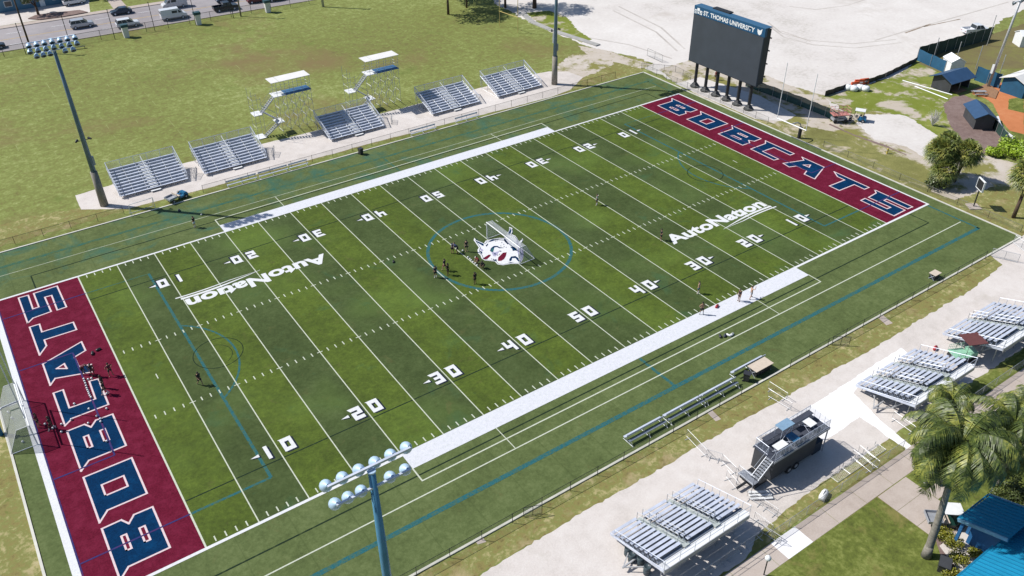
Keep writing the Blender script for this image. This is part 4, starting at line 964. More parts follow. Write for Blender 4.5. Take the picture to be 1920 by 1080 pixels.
bag(g(738, 492), M['black'], 'dark ball-like bag alone on the striped turf left of midfield', .8, 1)
bag(g(185, 657), M['binblack'], 'black and white bag on the maroon beside the letter A, upper one', .9, .3)
bag(g(174, 664), M['binblack'], 'black and white bag on the maroon beside the letter A, lower one', .9, 1.3)
bag(g(336, 396), M['deckdark'], 'dark bag lying in the light pole shadow on the far turf', .9, 1.3)
def ball(loc, label, grp):
    e = empty('ball', (loc[0], loc[1], .035), 0, label, 'ball', grp)
    MB().ball((0, 0, .11), .115, 10).build('cover', M['signwhite'], e, True)
    p = MB()
    for a in range(5): p.ball((.085*math.cos(a*1.26), .085*math.sin(a*1.26), .15), .038, 6)
    p.build('patches', M['black'], e)
def px4(o, k_, *pts): return [(o[0]+a/k_, o[1]+b/k_) for a, b in pts]
K2 = 4.909; ROWG = 'balls lined up along the letter C'
for i, (a, b) in enumerate(((775, 355), (782, 375), (790, 395), (797, 418), (803, 440), (810, 458), (818, 475), (824, 492), (832, 510), (842, 524), (815, 358), (845, 350))):
    ball(g(a/K2, 640+b/K2), 'white ball in the tight line beside the letter C', ROWG)
for i, (a, b, lb) in enumerate(((822, 630, 'white ball on the lower edge of the letter C'), (985, 628, 'white ball between letters C and B, nearest the goal line'), (893, 697, 'white ball at the inner corner above the second B'), (928, 722, 'upper ball of the pair on the blue line'), (930, 748, 'lower ball of the pair on the blue line'), (660, 728, 'white ball at the tip of the letter C'), (816, 762, 'white ball above the notch of the second B'), (418, 770, 'white ball in front of the goalkeeper'), (570, 772, 'white ball left of the tip of the letter C'), (570, 842, 'white ball by the top left corner of the second B'), (488, 808, 'white ball at the feet of the player near goal'), (985, 490, 'white ball by the players on the letter C'), (78, 660, 'white ball inside the left goal net, farthest'), (112, 713, 'white ball inside the left goal net, middle'), (212, 932, 'white ball inside the left goal net, nearest'), (985, 928, 'white ball on the inner bar of the second B'))):
    ball(g(a/K2, 640+b/K2), lb, 'loose balls near the left goal')
for a, b in ((565, 432), (602, 462), (625, 487), (658, 518), (700, 543), (732, 582)): ball(g(820+a/9.818, 440+b/9.818), 'white ball in the line on the yard line before the goal', 'balls lined up before the midfield goal')
for a, b, lb in ((360, 262, 'yellowish ball by the huddle left of midfield'), (468, 310, 'white ball between the lone player and the yard line'), (703, 436, 'white ball beside the player kneeling by the emblem')): ball(g(820+a/9.818, 440+b/9.818), lb, 'loose balls at midfield')
ball(g(140, 759), 'white ball lying on the far side of the player shadow', 'loose balls near the left goal')
for px, py, lb in ((378, 404, 'white ball beside the far sideline player'), (1408, 545, 'white ball by the sideline pair')): ball(g(px, py), lb, 'stray balls')

# ------------------------------------------------------------------ people
SKIN = {'dark': plain('dark_skin', (.12, .065, .04), .6, 0, .05), 'mid': plain('brown_skin', (.30, .17, .11), .6, 0, .05), 'light': plain('tanned_skin', (.42, .26, .19), .6, 0, .05)}
CLO = {}
def cloth(c):
    if c not in CLO: CLO[c] = plain('cloth_'+c, dict(black=(.018, .018, .022), navy=(.02, .035, .08), white=(.62, .62, .63), red=(.30, .03, .04), maroon=(.12, .02, .035), grey=(.22, .23, .25), teal=(.06, .16, .18), pale=(.45, .52, .55))[c], .85, 0, .1)
    return CLO[c]
HAIR = plain('dark_hair', (.018, .012, .010), .7, 0, .1)
def skin_mesh(name, verts, edges, radii, mat, parent, sub=1, extra=None):
    me = bpy.data.meshes.new(name); me.from_pydata([tuple(v) for v in verts], edges, [])
    o = bpy.data.objects.new('tmp', me); COL.objects.link(o)
    sk = o.modifiers.new('s', 'SKIN'); ss = o.modifiers.new('u', 'SUBSURF'); ss.levels = sub; ss.render_levels = sub
    for i, r_ in enumerate(radii): o.data.skin_vertices[0].data[i].radius = (r_, r_) if not isinstance(r_, tuple) else r_
    o.data.skin_vertices[0].data[0].use_root = True
    bpy.context.view_layer.update()
    m2 = bpy.data.meshes.new_from_object(o.evaluated_get(bpy.context.evaluated_depsgraph_get())); bpy.data.objects.remove(o)
    if extra:
        bm = bmesh.new(); bm.from_mesh(m2); t = bpy.data.meshes.new('t'); t.from_pydata(extra.v, [], extra.f); bm.from_mesh(t); bm.to_mesh(m2); bm.free(); bpy.data.meshes.remove(t)
    m2.materials.clear(); m2.materials.append(mat); m2.name = name
    for p in m2.polygons: p.use_smooth = True
    r = bpy.data.objects.new(name, m2); COL.objects.link(r); r.parent = parent; return r
def person(loc, rz, label, skin='mid', shirt='black', shorts='black', pose='stand', socks=None, grp='players on the pitch', h=1.0):
    """faces local +y"""
    e = empty('person', (loc[0], loc[1], .035), rz, label, 'person', grp); e.scale = (h, h, h)
    P = dict(pel=(0, 0, .95), bel=(0, .01, 1.12), che=(0, .0, 1.32), nek=(0, .01, 1.47), hd=(0, .03, 1.60), crn=(0, .025, 1.68),
             hL=(-.10, 0, .90), kL=(-.12, .02, .49), aL=(-.13, -.02, .09), tL=(-.14, .14, .035), hR=(.10, 0, .90), kR=(.12, .02, .49), aR=(.13, -.02, .09), tR=(.14, .14, .035),
             sL=(-.18, 0, 1.40), eL=(-.24, -.03, 1.13), wL=(-.25, .08, .90), sR=(.18, 0, 1.40), eR=(.24, -.03, 1.13), wR=(.25, .08, .90))
    if pose == 'walk': P.update(kL=(-.11, .22, .52), aL=(-.11, .26, .10), tL=(-.11, .42, .06), kR=(.11, -.02, .50), aR=(.11, -.32, .16), tR=(.11, -.22, .04), eL=(-.25, -.16, 1.16), wL=(-.23, -.12, .92), eR=(.24, .08, 1.14), wR=(.2, .28, 1.03))
    if pose == 'hips': P.update(eL=(-.40, -.05, 1.18), wL=(-.20, .06, 1.02), eR=(.40, -.05, 1.18), wR=(.20, .06, 1.02), kL=(-.17, .02, .49), aL=(-.20, -.02, .09), tL=(-.24, .13, .035), kR=(.17, .02, .49), aR=(.20, -.02, .09), tR=(.24, .13, .035))
    if pose == 'throw': P.update(eR=(.42, .05, 1.48), wR=(.40, .12, 1.75), eL=(-.38, .18, 1.30), wL=(-.36, .42, 1.34), kL=(-.16, .20, .51), aL=(-.18, .28, .10), tL=(-.18, .43, .04), kR=(.14, -.1, .5), aR=(.15, -.26, .10), tR=(.2, -.12, .035))
    if pose == 'bend': P.update(bel=(0, .10, 1.07), che=(0, .30, 1.16), nek=(0, .44, 1.20), hd=(0, .56, 1.22), crn=(0, .64, 1.24), sL=(-.18, .36, 1.18), sR=(.18, .36, 1.18), eL=(-.22, .42, .90), wL=(-.16, .50, .68), eR=(.22, .42, .90), wR=(.16, .50, .68), hL=(-.10, -.02, .88), hR=(.10, -.02, .88), kL=(-.14, .12, .50), kR=(.14, .12, .50))
    if pose == 'squat':
        P.update(pel=(0, -.1, .42), bel=(0, -.02, .56), che=(0, .10, .74), nek=(0, .16, .88), hd=(0, .20, 1.0), crn=(0, .20, 1.09), hL=(-.1, -.1, .40), hR=(.1, -.1, .40), kL=(-.17, .28, .48), kR=(.17, .28, .48), aL=(-.15, .02, .09), aR=(.15, .02, .09), tL=(-.16, .18, .035), tR=(.16, .18, .035), sL=(-.18, .10, .82), sR=(.18, .10, .82), eL=(-.24, .26, .62), wL=(-.12, .44, .50), eR=(.24, .26, .62), wR=(.12, .44, .50))
    if pose == 'sit':
        P.update(pel=(0, 0, .12), bel=(0, -.03, .28), che=(0, -.06, .48), nek=(0, -.04, .63), hd=(0, -.01, .76), crn=(0, 0, .84), hL=(-.1, .03, .11), hR=(.1, .03, .11), kL=(-.2, .42, .30), kR=(.2, .45, .16), aL=(-.16, .72, .09), aR=(.25, .84, .09), tL=(-.16, .80, .2), tR=(.26, .88, .22), sL=(-.18, -.06, .56), sR=(.18, -.06, .56), eL=(-.27, -.2, .32), wL=(-.30, -.28, .08), eR=(.27, -.2, .32), wR=(.30, -.28, .08))
    names = list(P); idx = {n_: i for i, n_ in enumerate(names)}
    rad = dict(pel=.125, bel=.115, che=.145, nek=.058, hd=.088, crn=.075, hL=.092, kL=.058, aL=.040, tL=.036, hR=.092, kR=.058, aR=.040, tR=.036, sL=.060, eL=.042, wL=.028, sR=.060, eR=.042, wR=.028)
    E = [('pel', 'bel'), ('bel', 'che'), ('che', 'nek'), ('nek', 'hd'), ('hd', 'crn'), ('pel', 'hL'), ('hL', 'kL'), ('kL', 'aL'), ('aL', 'tL'), ('pel', 'hR'), ('hR', 'kR'), ('kR', 'aR'), ('aR', 'tR'), ('che', 'sL'), ('sL', 'eL'), ('eL', 'wL'), ('che', 'sR'), ('sR', 'eR'), ('eR', 'wR')]
    hands = MB(); V = {k_: Vector(v) for k_, v in P.items()}
    fd = (V['hd']-V['nek']).normalized()
    for s_ in 'LR':
        w0 = V['w'+s_]; d = (w0-V['e'+s_]).normalized(); side = d.cross(Vector((0, 1, 0))); side = side.normalized() if side.length > .1 else Vector((1, 0, 0)); nrm = d.cross(side)
        hands.add([w0+side*a+nrm*b+d*c for a, b, c in ((-.028, -.014, -.01), (.028, -.014, -.01), (.028, .014, -.01), (-.028, .014, -.01), (-.04, -.012, .09), (.04, -.012, .09), (.04, .012, .09), (-.04, .012, .09))], [(3, 2, 1, 0), (4, 5, 6, 7), (0, 1, 5, 4), (1, 2, 6, 5), (2, 3, 7, 6), (3, 0, 4, 7)])
        for k_, ln in enumerate((.065, .08, .075, .055)):
            b_ = w0+side*(-.03+k_*.02)+d*.088; m_ = b_+d*ln*.55+nrm*.008; hands.tube(b_, m_, .0095, .009, 5); hands.tube(m_, m_+d*ln*.4+nrm*.022, .009, .007, 5)
        b_ = w0-side*.03+d*.03; hands.tube(b_, b_-side*.035+d*.04, .012, .009, 5); hands.tube(b_-side*.035+d*.04, b_-side*.035+d*.075, .009, .007, 5)
    # nose, ears and eyes set on the head
    fwd = Vector((0, 1, 0)) if pose not in ('bend',) else Vector((0, .35, -.93)); hc = V['hd'].lerp(V['crn'], .35); up = (V['crn']-V['hd']).normalized(); sd = Vector((1, 0, 0))
    hands.tube(hc+fwd*.085+up*.01, hc+fwd*.118-up*.02, .009, .017, 5); hands.tube(hc+fwd*.092-up*.052-sd*.022, hc+fwd*.092-up*.052+sd*.022, .009, .009, 5)
    for a in (-1, 1): hands.tube(hc+sd*a*.083, hc+sd*a*.102, .026, .022, 6)
    body = skin_mesh('body', [P[n_] for n_ in names], [(idx[a], idx[b]) for a, b in E], [rad[n_] for n_ in names], SKIN[skin], e, 1, hands)
    ey = MB()
    for a in (-1, 1): ey.ball(hc+fwd*.083+sd*a*.032+up*.015, .012, 6)
    ey.build('eyes', cloth('black'), e)
    hr = MB(); hr.lathe([(.001, .098), (.06, .088), (.092, .055), (.103, .0), (.098, -.03)], hc+up*.03-fwd*.012, up-fwd*.35, 10); hr.build('hair', HAIR, e, True)
    def piece(name, vs, es, rs, c): skin_mesh(name, vs, es, rs, cloth(c), e, 1)
    L = lambda a, b, t: tuple(V[a].lerp(V[b], t))
    if shirt: piece('shirt', [L('pel', 'bel', .3), P['bel'], P['che'], L('che', 'nek', .45), P['sL'], L('sL', 'eL', .62), P['sR'], L('sR', 'eR', .62)], [(0, 1), (1, 2), (2, 3), (2, 4), (4, 5), (2, 6), (6, 7)], [.16, .16, .19, .115, .098, .08, .098, .08], shirt)
    piece('shorts', [P['pel'], L('pel', 'bel', .35), P['hL'], L('hL', 'kL', .75), P['hR'], L('hR', 'kR', .75)], [(0, 1), (0, 2), (2, 3), (0, 4), (4, 5)], [.165, .15, .13, .10, .13, .10], shorts)
    for s_ in 'LR':
        if socks: piece('sock', [L('k'+s_, 'a'+s_, .25), P['a'+s_]], [(0, 1)], [.062, .050], socks)
        piece('shoe', [tuple(V['a'+s_]-Vector((0, .03, .03))), P['t'+s_]], [(0, 1)], [.052, .046], 'white' if (socks == 'white') else 'black')
    return e
PL = [  # px, py of the feet, facing in degrees, label, skin, shirt, shorts, pose, socks
 (376, 722, 200, 'lone person in black on the striped turf near the left penalty arc', 'mid', 'black', 'black', 'walk', None),
 (1119, 385, 30, 'lone player in white shirt far right of midfield', 'mid', 'white', 'navy', 'stand', 'white'),
 (1239, 451, 60, 'player in dark kit standing before the first letter of the right sponsor word', 'mid', 'black', 'black', 'hips', None),
 (891, 533, 10, 'person in black standing alone on the lower left of the centre circle', 'dark', 'black', 'black', 'stand', None),
 (875, 472, 150, 'person in black standing alone between the huddle and the emblem', 'light', 'black', 'black', 'stand', None),
 (848, 476, 300, 'left one of the two bending players left of midfield', 'mid', 'navy', 'black', 'bend', None),
 (858, 475, 60, 'right one of the two bending players left of midfield', 'mid', 'navy', 'black', 'bend', None),
 (817, 521, 0, 'person in dark blue at the left rim of the centre circle', 'mid', 'navy', 'black', 'stand', 'white'),
 (834, 508, 20, 'player in maroon shorts just inside the left rim of the centre circle', 'light', 'black', 'maroon', 'walk', None),
 (840, 516, 210, 'shorter player behind the one in maroon shorts at the circle rim', 'dark', 'black', 'black', 'stand', None),
 (896, 494, 90, 'player in red crouching by the chin of the emblem', 'mid', 'red', 'black', 'squat', None),
 (906, 503, 110, 'player in black crouching below the emblem', 'dark', 'black', 'black', 'squat', None),
 (1309, 551, 20, 'shirtless player in dark shorts on the yard line above the white band', 'light', None, 'teal', 'stand', 'white'),
 (1315, 590, 330, 'shirtless player with hands on hips on the white band, left of the red bag', 'mid', None, 'black', 'hips', 'pale'),
 (1385, 565, 80, 'left player of the pair on the white band, in black', 'mid', 'black', 'black', 'stand', None),
 (1407, 560, 260, 'right player of the pair on the white band, shirtless with arm raised', 'light', None, 'grey', 'throw', None),
 (366, 427, 40, 'person in dark top and pale trousers on the far sideline turf', 'mid', 'black', 'pale', 'stand', 'pale'),
 (209, 705, 200, 'player in maroon standing near the goal line right of the letter A', 'mid', 'maroon', 'black', 'hips', None),
 (157, 702, 230, 'left player of the pair at the foot of the letter A', 'dark', 'maroon', 'black', 'bend', None),
 (176, 706, 170, 'right player of the pair at the foot of the letter A', 'dark', 'black', 'maroon', 'stand', None),
 (195, 728, 120, 'player in black standing at the top edge of the letter C', 'dark', 'black', 'black', 'stand', None),
 (199, 740, 60, 'player in black with white shoes at the right edge of the letter C', 'mid', 'black', 'black', 'walk', 'white'),
 (74, 800, 250, 'goalkeeper in dark kit just inside the left goal mouth', 'mid', 'maroon', 'black', 'hips', None),
 (99, 806, 80, 'player in black kit kicking balls toward the left goal', 'dark', 'black', 'black', 'walk', 'white'),
]
for px, py, fc, lb, sk, sh, so_, ps, sc in PL: person(g(px, py), R(fc), lb, sk, sh, so_, ps, sc)
person(g(1341, 150), R(0), 'worker in an orange vest behind the scoreboard posts', 'mid', 'red', 'navy', 'stand', None, 'workers')

# ------------------------------------------------------------------ vehicles
def vehicle(kind, mat, loc, rz, label, grp='vehicles on the road'):
    """nose toward local +x, centred"""
    name = dict(car='parked_car', suv='suv', van='van', pickup='pickup_truck')[kind]
    e = empty(name, loc, rz, label, dict(car='car', suv='suv', van='van', pickup='pickup truck')[kind], grp)
    if kind == 'car': Lh, Wd, prof = 2.3, .9, [(-2.3, .35), (-2.3, .85), (-1.9, 1.0), (-1.3, 1.05), (1.0, 1.0), (1.9, .88), (2.3, .7), (2.3, .35)]; cab = [(-1.75, 1.04), (-1.15, 1.46), (.25, 1.46), (1.05, 1.0)]
    if kind == 'suv': Lh, Wd, prof = 2.4, .95, [(-2.4, .4), (-2.4, 1.1), (-2.2, 1.15), (1.2, 1.12), (2.2, 1.0), (2.4, .8), (2.4, .4)]; cab = [(-2.3, 1.14), (-2.0, 1.78), (.45, 1.78), (1.25, 1.12)]
    if kind == 'van': Lh, Wd, prof = 2.8, 1.0, [(-2.8, .4), (-2.8, 1.35), (1.8, 1.32), (2.5, 1.15), (2.8, .9), (2.8, .4)]; cab = [(-2.8, 1.34), (-2.75, 2.3), (1.1, 2.3), (2.0, 1.3)]
    if kind == 'pickup': Lh, Wd, prof, cab = 2.8, 1.0, [(-2.8, .45), (-2.8, .80), (-.7, .80), (-.7, 1.15), (1.5, 1.15), (2.6, 1.08), (2.8, .9), (2.8, .45)], [(-.7, 1.14), (-.55, 1.85), (.75, 1.85), (1.45, 1.14)]
    b = MB(); n_ = len(prof)
    for inset, yy in ((0, 1),): 
        vs = [(x_, -Wd, z_) for x_, z_ in prof]+[(x_, Wd, z_) for x_, z_ in prof]
        b.add(vs, [tuple(range(n_))[::-1], tuple(range(n_, 2*n_))]+[(i, (i+1) % n_, n_+(i+1) % n_, n_+i) for i in range(n_)])
    if kind == 'pickup':
        for y_ in (-1.0, .94): b.box(-2.8, y_, .801, -.7, y_+.06, 1.2)
        b.box(-2.85, -1, .801, -2.78, 1, 1.2)
    bo = b.build('body', mat, e)
    bv = bo.modifiers.new('b', 'BEVEL'); bv.width = .07; bv.segments = 2; bv.limit_method = 'ANGLE'
    (x0, z0_), (x1, z1_), (x2, z2_), (x3, z3_) = cab; wi = Wd*.86; wb = Wd*.97
    c = MB(); c.add([(x0, -wb, z0_), (x3, -wb, z3_), (x3, wb, z3_), (x0, wb, z0_), (x1, -wi, z1_), (x2, -wi, z2_), (x2, wi, z2_), (x1, wi, z1_)], [(3, 2, 1, 0), (4, 5, 6, 7), (0, 1, 5, 4), (1, 2, 6, 5), (2, 3, 7, 6), (3, 0, 4, 7)])
    cb = c.build('cabin', M['glass'] if kind != 'van' else mat, e)
    r_ = MB().box(x1-.02, -wi-.01, z1_-.03, x2+.05, wi+.01, z1_+.035).build('roof', mat, e)
    pl = MB()
    for s_ in (-1, 1):
        if kind == 'van':
            continue
        for f in (.32, .66) if kind == 'suv' else (.5,):
            xb = x0+(x3-x0)*f; xt = x1+(x2-x1)*f; pl.beam((xb, s_*(wb+.004), z0_), (xt, s_*(wi+.004), z1_), .03, .09)
        pl.beam((x0, s_*wb, z0_), (x1, s_*wi, z1_), .05, .08); pl.beam((x3, s_*wb, z3_), (x2, s_*wi, z2_), .05, .07)
    if pl.v: pl.build('pillars', mat, e)
    if kind == 'van':
        wn = MB()
        for s_ in (-1, 1):
            t_ = [(1.0, 1.4), (1.75, 1.4), (1.2, 1.95), (.95, 1.95)]; wn.add([(x_, s_*(wb-(wb-wi)*((z_-1.34)/.96)+.012), z_) for x_, z_ in t_], [(0, 1, 2, 3)])
            t_ = [(-.4, 1.45), (.75, 1.45), (.75, 1.95), (-.4, 1.95)]; wn.add([(x_, s_*(wb-(wb-wi)*((z_-1.34)/.96)+.012), z_) for x_, z_ in t_], [(0, 1, 2, 3)])
        wn.add([(2.0, -.85, 1.36), (2.0, .85, 1.36), (1.25, .8, 2.16), (1.25, -.8, 2.16)], [(0, 1, 2, 3)]); wn.add([(-2.81, -.8, 1.5), (-2.81, .8, 1.5), (-2.79, .78, 2.0), (-2.79, -.78, 2.0)], [(0, 1, 2, 3)])
        wn.build('window', M['glass'], e)
    for x_ in (-Lh*.62, Lh*.62):
        for s_ in (-1, 1):
            wq = MB().tube((x_, s_*(Wd-.2), .34), (x_, s_*(Wd+.02), .34), .34, n=14).build('wheel', M['rubber'], e); MB().tube((x_, s_*(Wd-.1), .34), (x_, s_*(Wd+.035), .34), .2, n=10).build('rim', M['alum'], wq)
    for s_ in (-.65, .65):
        MB().box(Lh-.03, s_*Wd-.15, .66, Lh+.02, s_*Wd+.15, .80).build('headlight', M['signwhite'], e); MB().box(-Lh-.02, s_*Wd-.12, .66, -Lh+.03, s_*Wd+.12, .82).build('tail_light', M['red'], e)
    return e
RW = math.atan2(RD1[1]-RD0[1], RD1[0]-RD0[0])
CW = plain('white_car_paint', (.58, .60, .64), .3, .1, .04); CB = plain('dark_blue_car_paint', (.03, .05, .085), .25, .3, .05); CK = plain('black_car_paint', (.015, .02, .03), .25, .2, .05); CS = plain('silver_car_paint', (.42, .44, .48), .3, .4, .04); CR = plain('dark_red_car_paint', (.09, .015, .02), .25, .2, .05)
def car_at(kind, m_, px, py, label, flip=False, dz=0):
    p = g(px, py); vehicle(kind, m_, (p.x, p.y, .012), RW+(math.pi if flip else 0), label)
car_at('suv', CS, 155, 51, 'silver estate car driving behind the left floodlight lamps')
car_at('suv', CW, 241, 50, 'white suv passing behind the left vent post on the road')
car_at('car', CB, 228, 26, 'dark blue hatchback in the far lane of the road', True)
car_at('van', CW, 327, 35, 'white van in the near lane of the road')
car_at('van', plain('white_van_with_dark_side', (.5, .5, .52), .35, .1, .15), 328, 14, 'white van in the far lane, right above the other van', True)
car_at('pickup', CK, 424, 19, 'black pickup in the near lane of the road')
car_at('car', CB, 424, 3, 'dark car cut by the top edge above the black pickup', True)
car_at('car', CR, 482, 4, 'dark red car at the top edge, right of the black pickup')
car_at('car', CK, 519, 1, 'black car at the top edge behind the last vent post')
car_at('car', CK, -12, 92, 'black car entering at the left edge of the photo')
p = g(140, 8); vehicle('suv', CW, (p.x, p.y, .012), RW+.1, 'white suv parked on the forecourt across the road')
p = g(1835, 66); vehicle('pickup', CW, (p.x+.5, p.y+1.2, .012), R(-24), 'white pickup truck parked on the pale lot behind the dark screen fence', 'parked vehicles')

def buggy(loc, rz, body, roof, label, roofed=True, bed=True):
    e = empty('utility_cart', loc, rz, label, 'utility cart')
    b = MB(); b.box(.1, -.62, .28, 1.45, .62, .55); b.add([(.7, -.62, .55), (1.45, -.62, .55), (1.45, .62, .55), (.7, .62, .55), (.85, -.55, .85), (1.35, -.5, .78), (1.35, .5, .78), (.85, .55, .85)], [(4, 5, 6, 7), (0, 1, 5, 4), (1, 2, 6, 5), (2, 3, 7, 6), (3, 0, 4, 7)])
    b.build('body', body, e)
    MB().box(-.25, -.55, .55, .2, .55, .72).build('seat', M['tan'], e); MB().box(-.35, -.55, .72, -.26, .55, 1.1).build('seat_back', M['tan'], e)
    if bed:
        d = MB(); d.box(-1.55, -.62, .55, -.4, .62, .60)
        for a in ((-1.55, -.66, .55, -.4, -.62, .85), (-1.55, .62, .55, -.4, .66, .85), (-1.59, -.66, .55, -1.55, .66, .85), (-.4, -.66, .55, -.36, .66, .85)): d.box(*a)
        d.build('cargo_bed', M['alumd'], e)
    if roofed:
        MB().box(-.55, -.66, 1.85, 1.05, .66, 1.91).build('roof', roof, e)
        p_ = MB()
        for x_, y_ in ((-.5, -.6), (-.5, .6), (.95, -.6), (.95, .6)): p_.bar((x_, y_, .6), (x_, y_, 1.85), .025)
        p_.build('roof_posts', M['black'], e)
    MB().tube((.55, .3, .8), (.45, .3, .95), .17, n=12).build('steering_wheel', M['black'], e)
    for x_ in (-1.0, 1.0):
        for y_ in (-.62, .62): wq = MB().tube((x_, y_-.1, .27), (x_, y_+.1, .27), .27, n=12).build('wheel', M['rubber'], e); MB().tube((x_, y_-.11, .27), (x_, y_+.11, .27), .13, n=8).build('rim', M['galv'], wq)
    return e
DG = plain('dark_green_paint', hexc('1d4038', K), .35, .1, .1)
p = g(1757, 985); buggy((p.x+.6, p.y-.2, .02), R(-40), DG, M['whitep'], 'utility cart with white roof and open bed, partly hidden by the palm trunk')
p = g(1736, 893); buggy((p.x, p.y, .02), R(60), DG, DG, 'dark green utility cart parked on the grass under the palm crown', True, False)
p = g(1606, 226); buggy((p.x, p.y, .02), R(-60), M['bluec'], M['whitep'], 'blue utility cart with white roof beside the pink lift platform', True, False)
p = g(334, 375); o = buggy((p.x, p.y+.2, .02), R(20), M['bluec'], M['bluetop'], 'blue loaded cart by the far kerb in front of the leftmost bleacher', False, True)
# pale green buggy with maroon roof between the trailers
p = g(1800, 676); e = empty('green_buggy', (p.x, p.y, .01), R(-25), 'pale green buggy with a maroon canopy between two trailer bleachers', 'lift cart')
b = MB(); b.box(-1.2, -.8, .9, .5, .8, 1.05)
for k_ in range(9): b.bar((-1.2+k_*.21, -.8, 1.05), (-1.2+k_*.21, -.8, 1.7), .02); b.bar((-1.2+k_*.21, .8, 1.05), (-1.2+k_*.21, .8, 1.7), .02)
for y_ in (-.8, .8): b.bar((-1.2, y_, 1.7), (.5, y_, 1.7), .03); b.bar((-1.2, y_, 1.38), (.5, y_, 1.38), .02)
b.build('basket', M['greenp'], e); MB().box(-1.1, -.7, .35, 1.3, .7, .85).build('chassis', M['black'], e); MB().box(.55, -.6, .86, 1.3, .6, 1.35).build('hood', M['greenp'], e)
MB().box(-.4, -.95, 2.75, 1.7, .95, 2.82).build('canopy', M['maroonc'], e); c = MB()
for x_, y_ in ((-.3, -.8), (-.3, .8), (1.5, -.8), (1.5, .8)): c.bar((x_, y_, .8), (x_, y_, 2.75), .03)
c.build('canopy_posts', M['bark'], e)
for x_ in (-.7, .95):
    for y_ in (-.8, .8): MB().tube((x_, y_-.12, .35), (x_, y_+.12, .35), .35, n=12).build('wheel', M['rubber'], e)
# pink lift platform
p = g(1572, 228); e = empty('lift_platform', (p.x, p.y, .01), R(-28), 'faded pink railed lift platform on a grey chassis by the teal screen fence', 'lift')
b = MB(); b.box(-1.4, -.8, 1.3, 1.4, .8, 1.42)
for x_ in (-1.4, -.7, 0, .7, 1.4):
    for y_ in (-.8, .8): b.bar((x_, y_, 1.4), (x_, y_, 2.4), .04)
for z_ in (1.9, 2.4):
    for y_ in (-.8, .8): b.bar((-1.4, y_, z_), (1.4, y_, z_), .04)
    for x_ in (-1.4, 1.4): b.bar((x_, -.8, z_), (x_, .8, z_), .04)
b.build('platform', M['redp'], e); c = MB(); c.box(-1.2, -.6, .35, 1.2, .6, .7)
for k_ in (-1, 1): c.beam((-1.1, k_*.5, .7), (1.1, k_*.5, 1.3), .08, .1); c.beam((1.1, k_*.45, .7), (-1.1, k_*.45, 1.3), .08, .1)
c.build('scissor_base', M['alumd'], e)
for x_ in (-.9, .9):
    for y_ in (-.65, .65): MB().tube((x_, y_-.12, .32), (x_, y_+.12, .32), .32, n=12).build('wheel', M['rubber'], e)

# ------------------------------------------------------------------ vegetation
def palm(base, top, Rc, label, nf=22, seed=1, leaf='palm', r0=.33, droop=1.15, grp='feather palms near the blue roof'):
    rnd = random.Random(seed); base = Vector(base); top = Vector(top)-base
    e = empty('palm_tree', base, 0, label, 'palm tree', grp)
    t = MB(); n_ = 9; ctrl = Vector((top.x*.25, top.y*.25, top.z*.5)); prev = None
    for i in range(n_):
        f0, f1 = i/n_, (i+1)/n_; q = lambda f: ctrl*(2*f*(1-f))+top*(f*f)
        ra = lambda f: r0*(1.25 if f < .05 else 1)*(1-.42*f)
        t.tube(q(f0), q(f1), ra(f0), ra(f1)*1.05, 12, cap=(i in (0, n_-1)))
    t.build('trunk', M['bark'] if leaf == 'palm' else M['darkbark'], e, True)
    c = MB()
    for k_ in range(nf):
        az = k_*2.39996+rnd.uniform(-.2, .2); el = rnd.uniform(-.5, 1.2) if k_ % 3 else rnd.uniform(.4, 1.4); L = Rc*rnd.uniform(.75, 1.1)
        d = Vector((math.cos(az), math.sin(az), 0)); side = Vector((-d.y, d.x, 0)); pts = []; p = top+Vector((0, 0, .1)); ang = el; seg = 12
        for i in range(seg+1):
            pts.append(p.copy()); p = p+(d*math.cos(ang)+Vector((0, 0, math.sin(ang))))*(L/seg); ang -= (1.0+.7*rnd.random())*droop*(.6+i/seg)/seg*1.6
        for i in range(seg): c.tube(pts[i], pts[i+1], .035*(1-i/seg)+.01, n=3, cap=False)
        m_ = 58
        for j in range(4, m_):
            f = j/m_*seg; i = min(seg-1, int(f)); q0 = pts[i].lerp(pts[i+1], f-i); tg_ = (pts[i+1]-pts[i]).normalized(); ll = Rc*.21*math.sin(math.pi*(.12+.82*j/m_))*rnd.uniform(.8, 1.15)+.12
            for s_ in (-1, 1):
                dr = (side*s_*.85+tg_*.45+Vector((0, 0, -.28-.5*rnd.random()))).normalized(); wv_ = tg_*.036*Rc/4
                mid = q0+dr*ll*.55; tip = q0+dr*ll+Vector((0, 0, -.22*ll))
                c.add([q0-wv_*.6, q0+wv_*.6, mid+wv_, tip, mid-wv_], [(0, 1, 2, 4), (4, 2, 3)])
    c.build('crown', M[leaf], e); return e
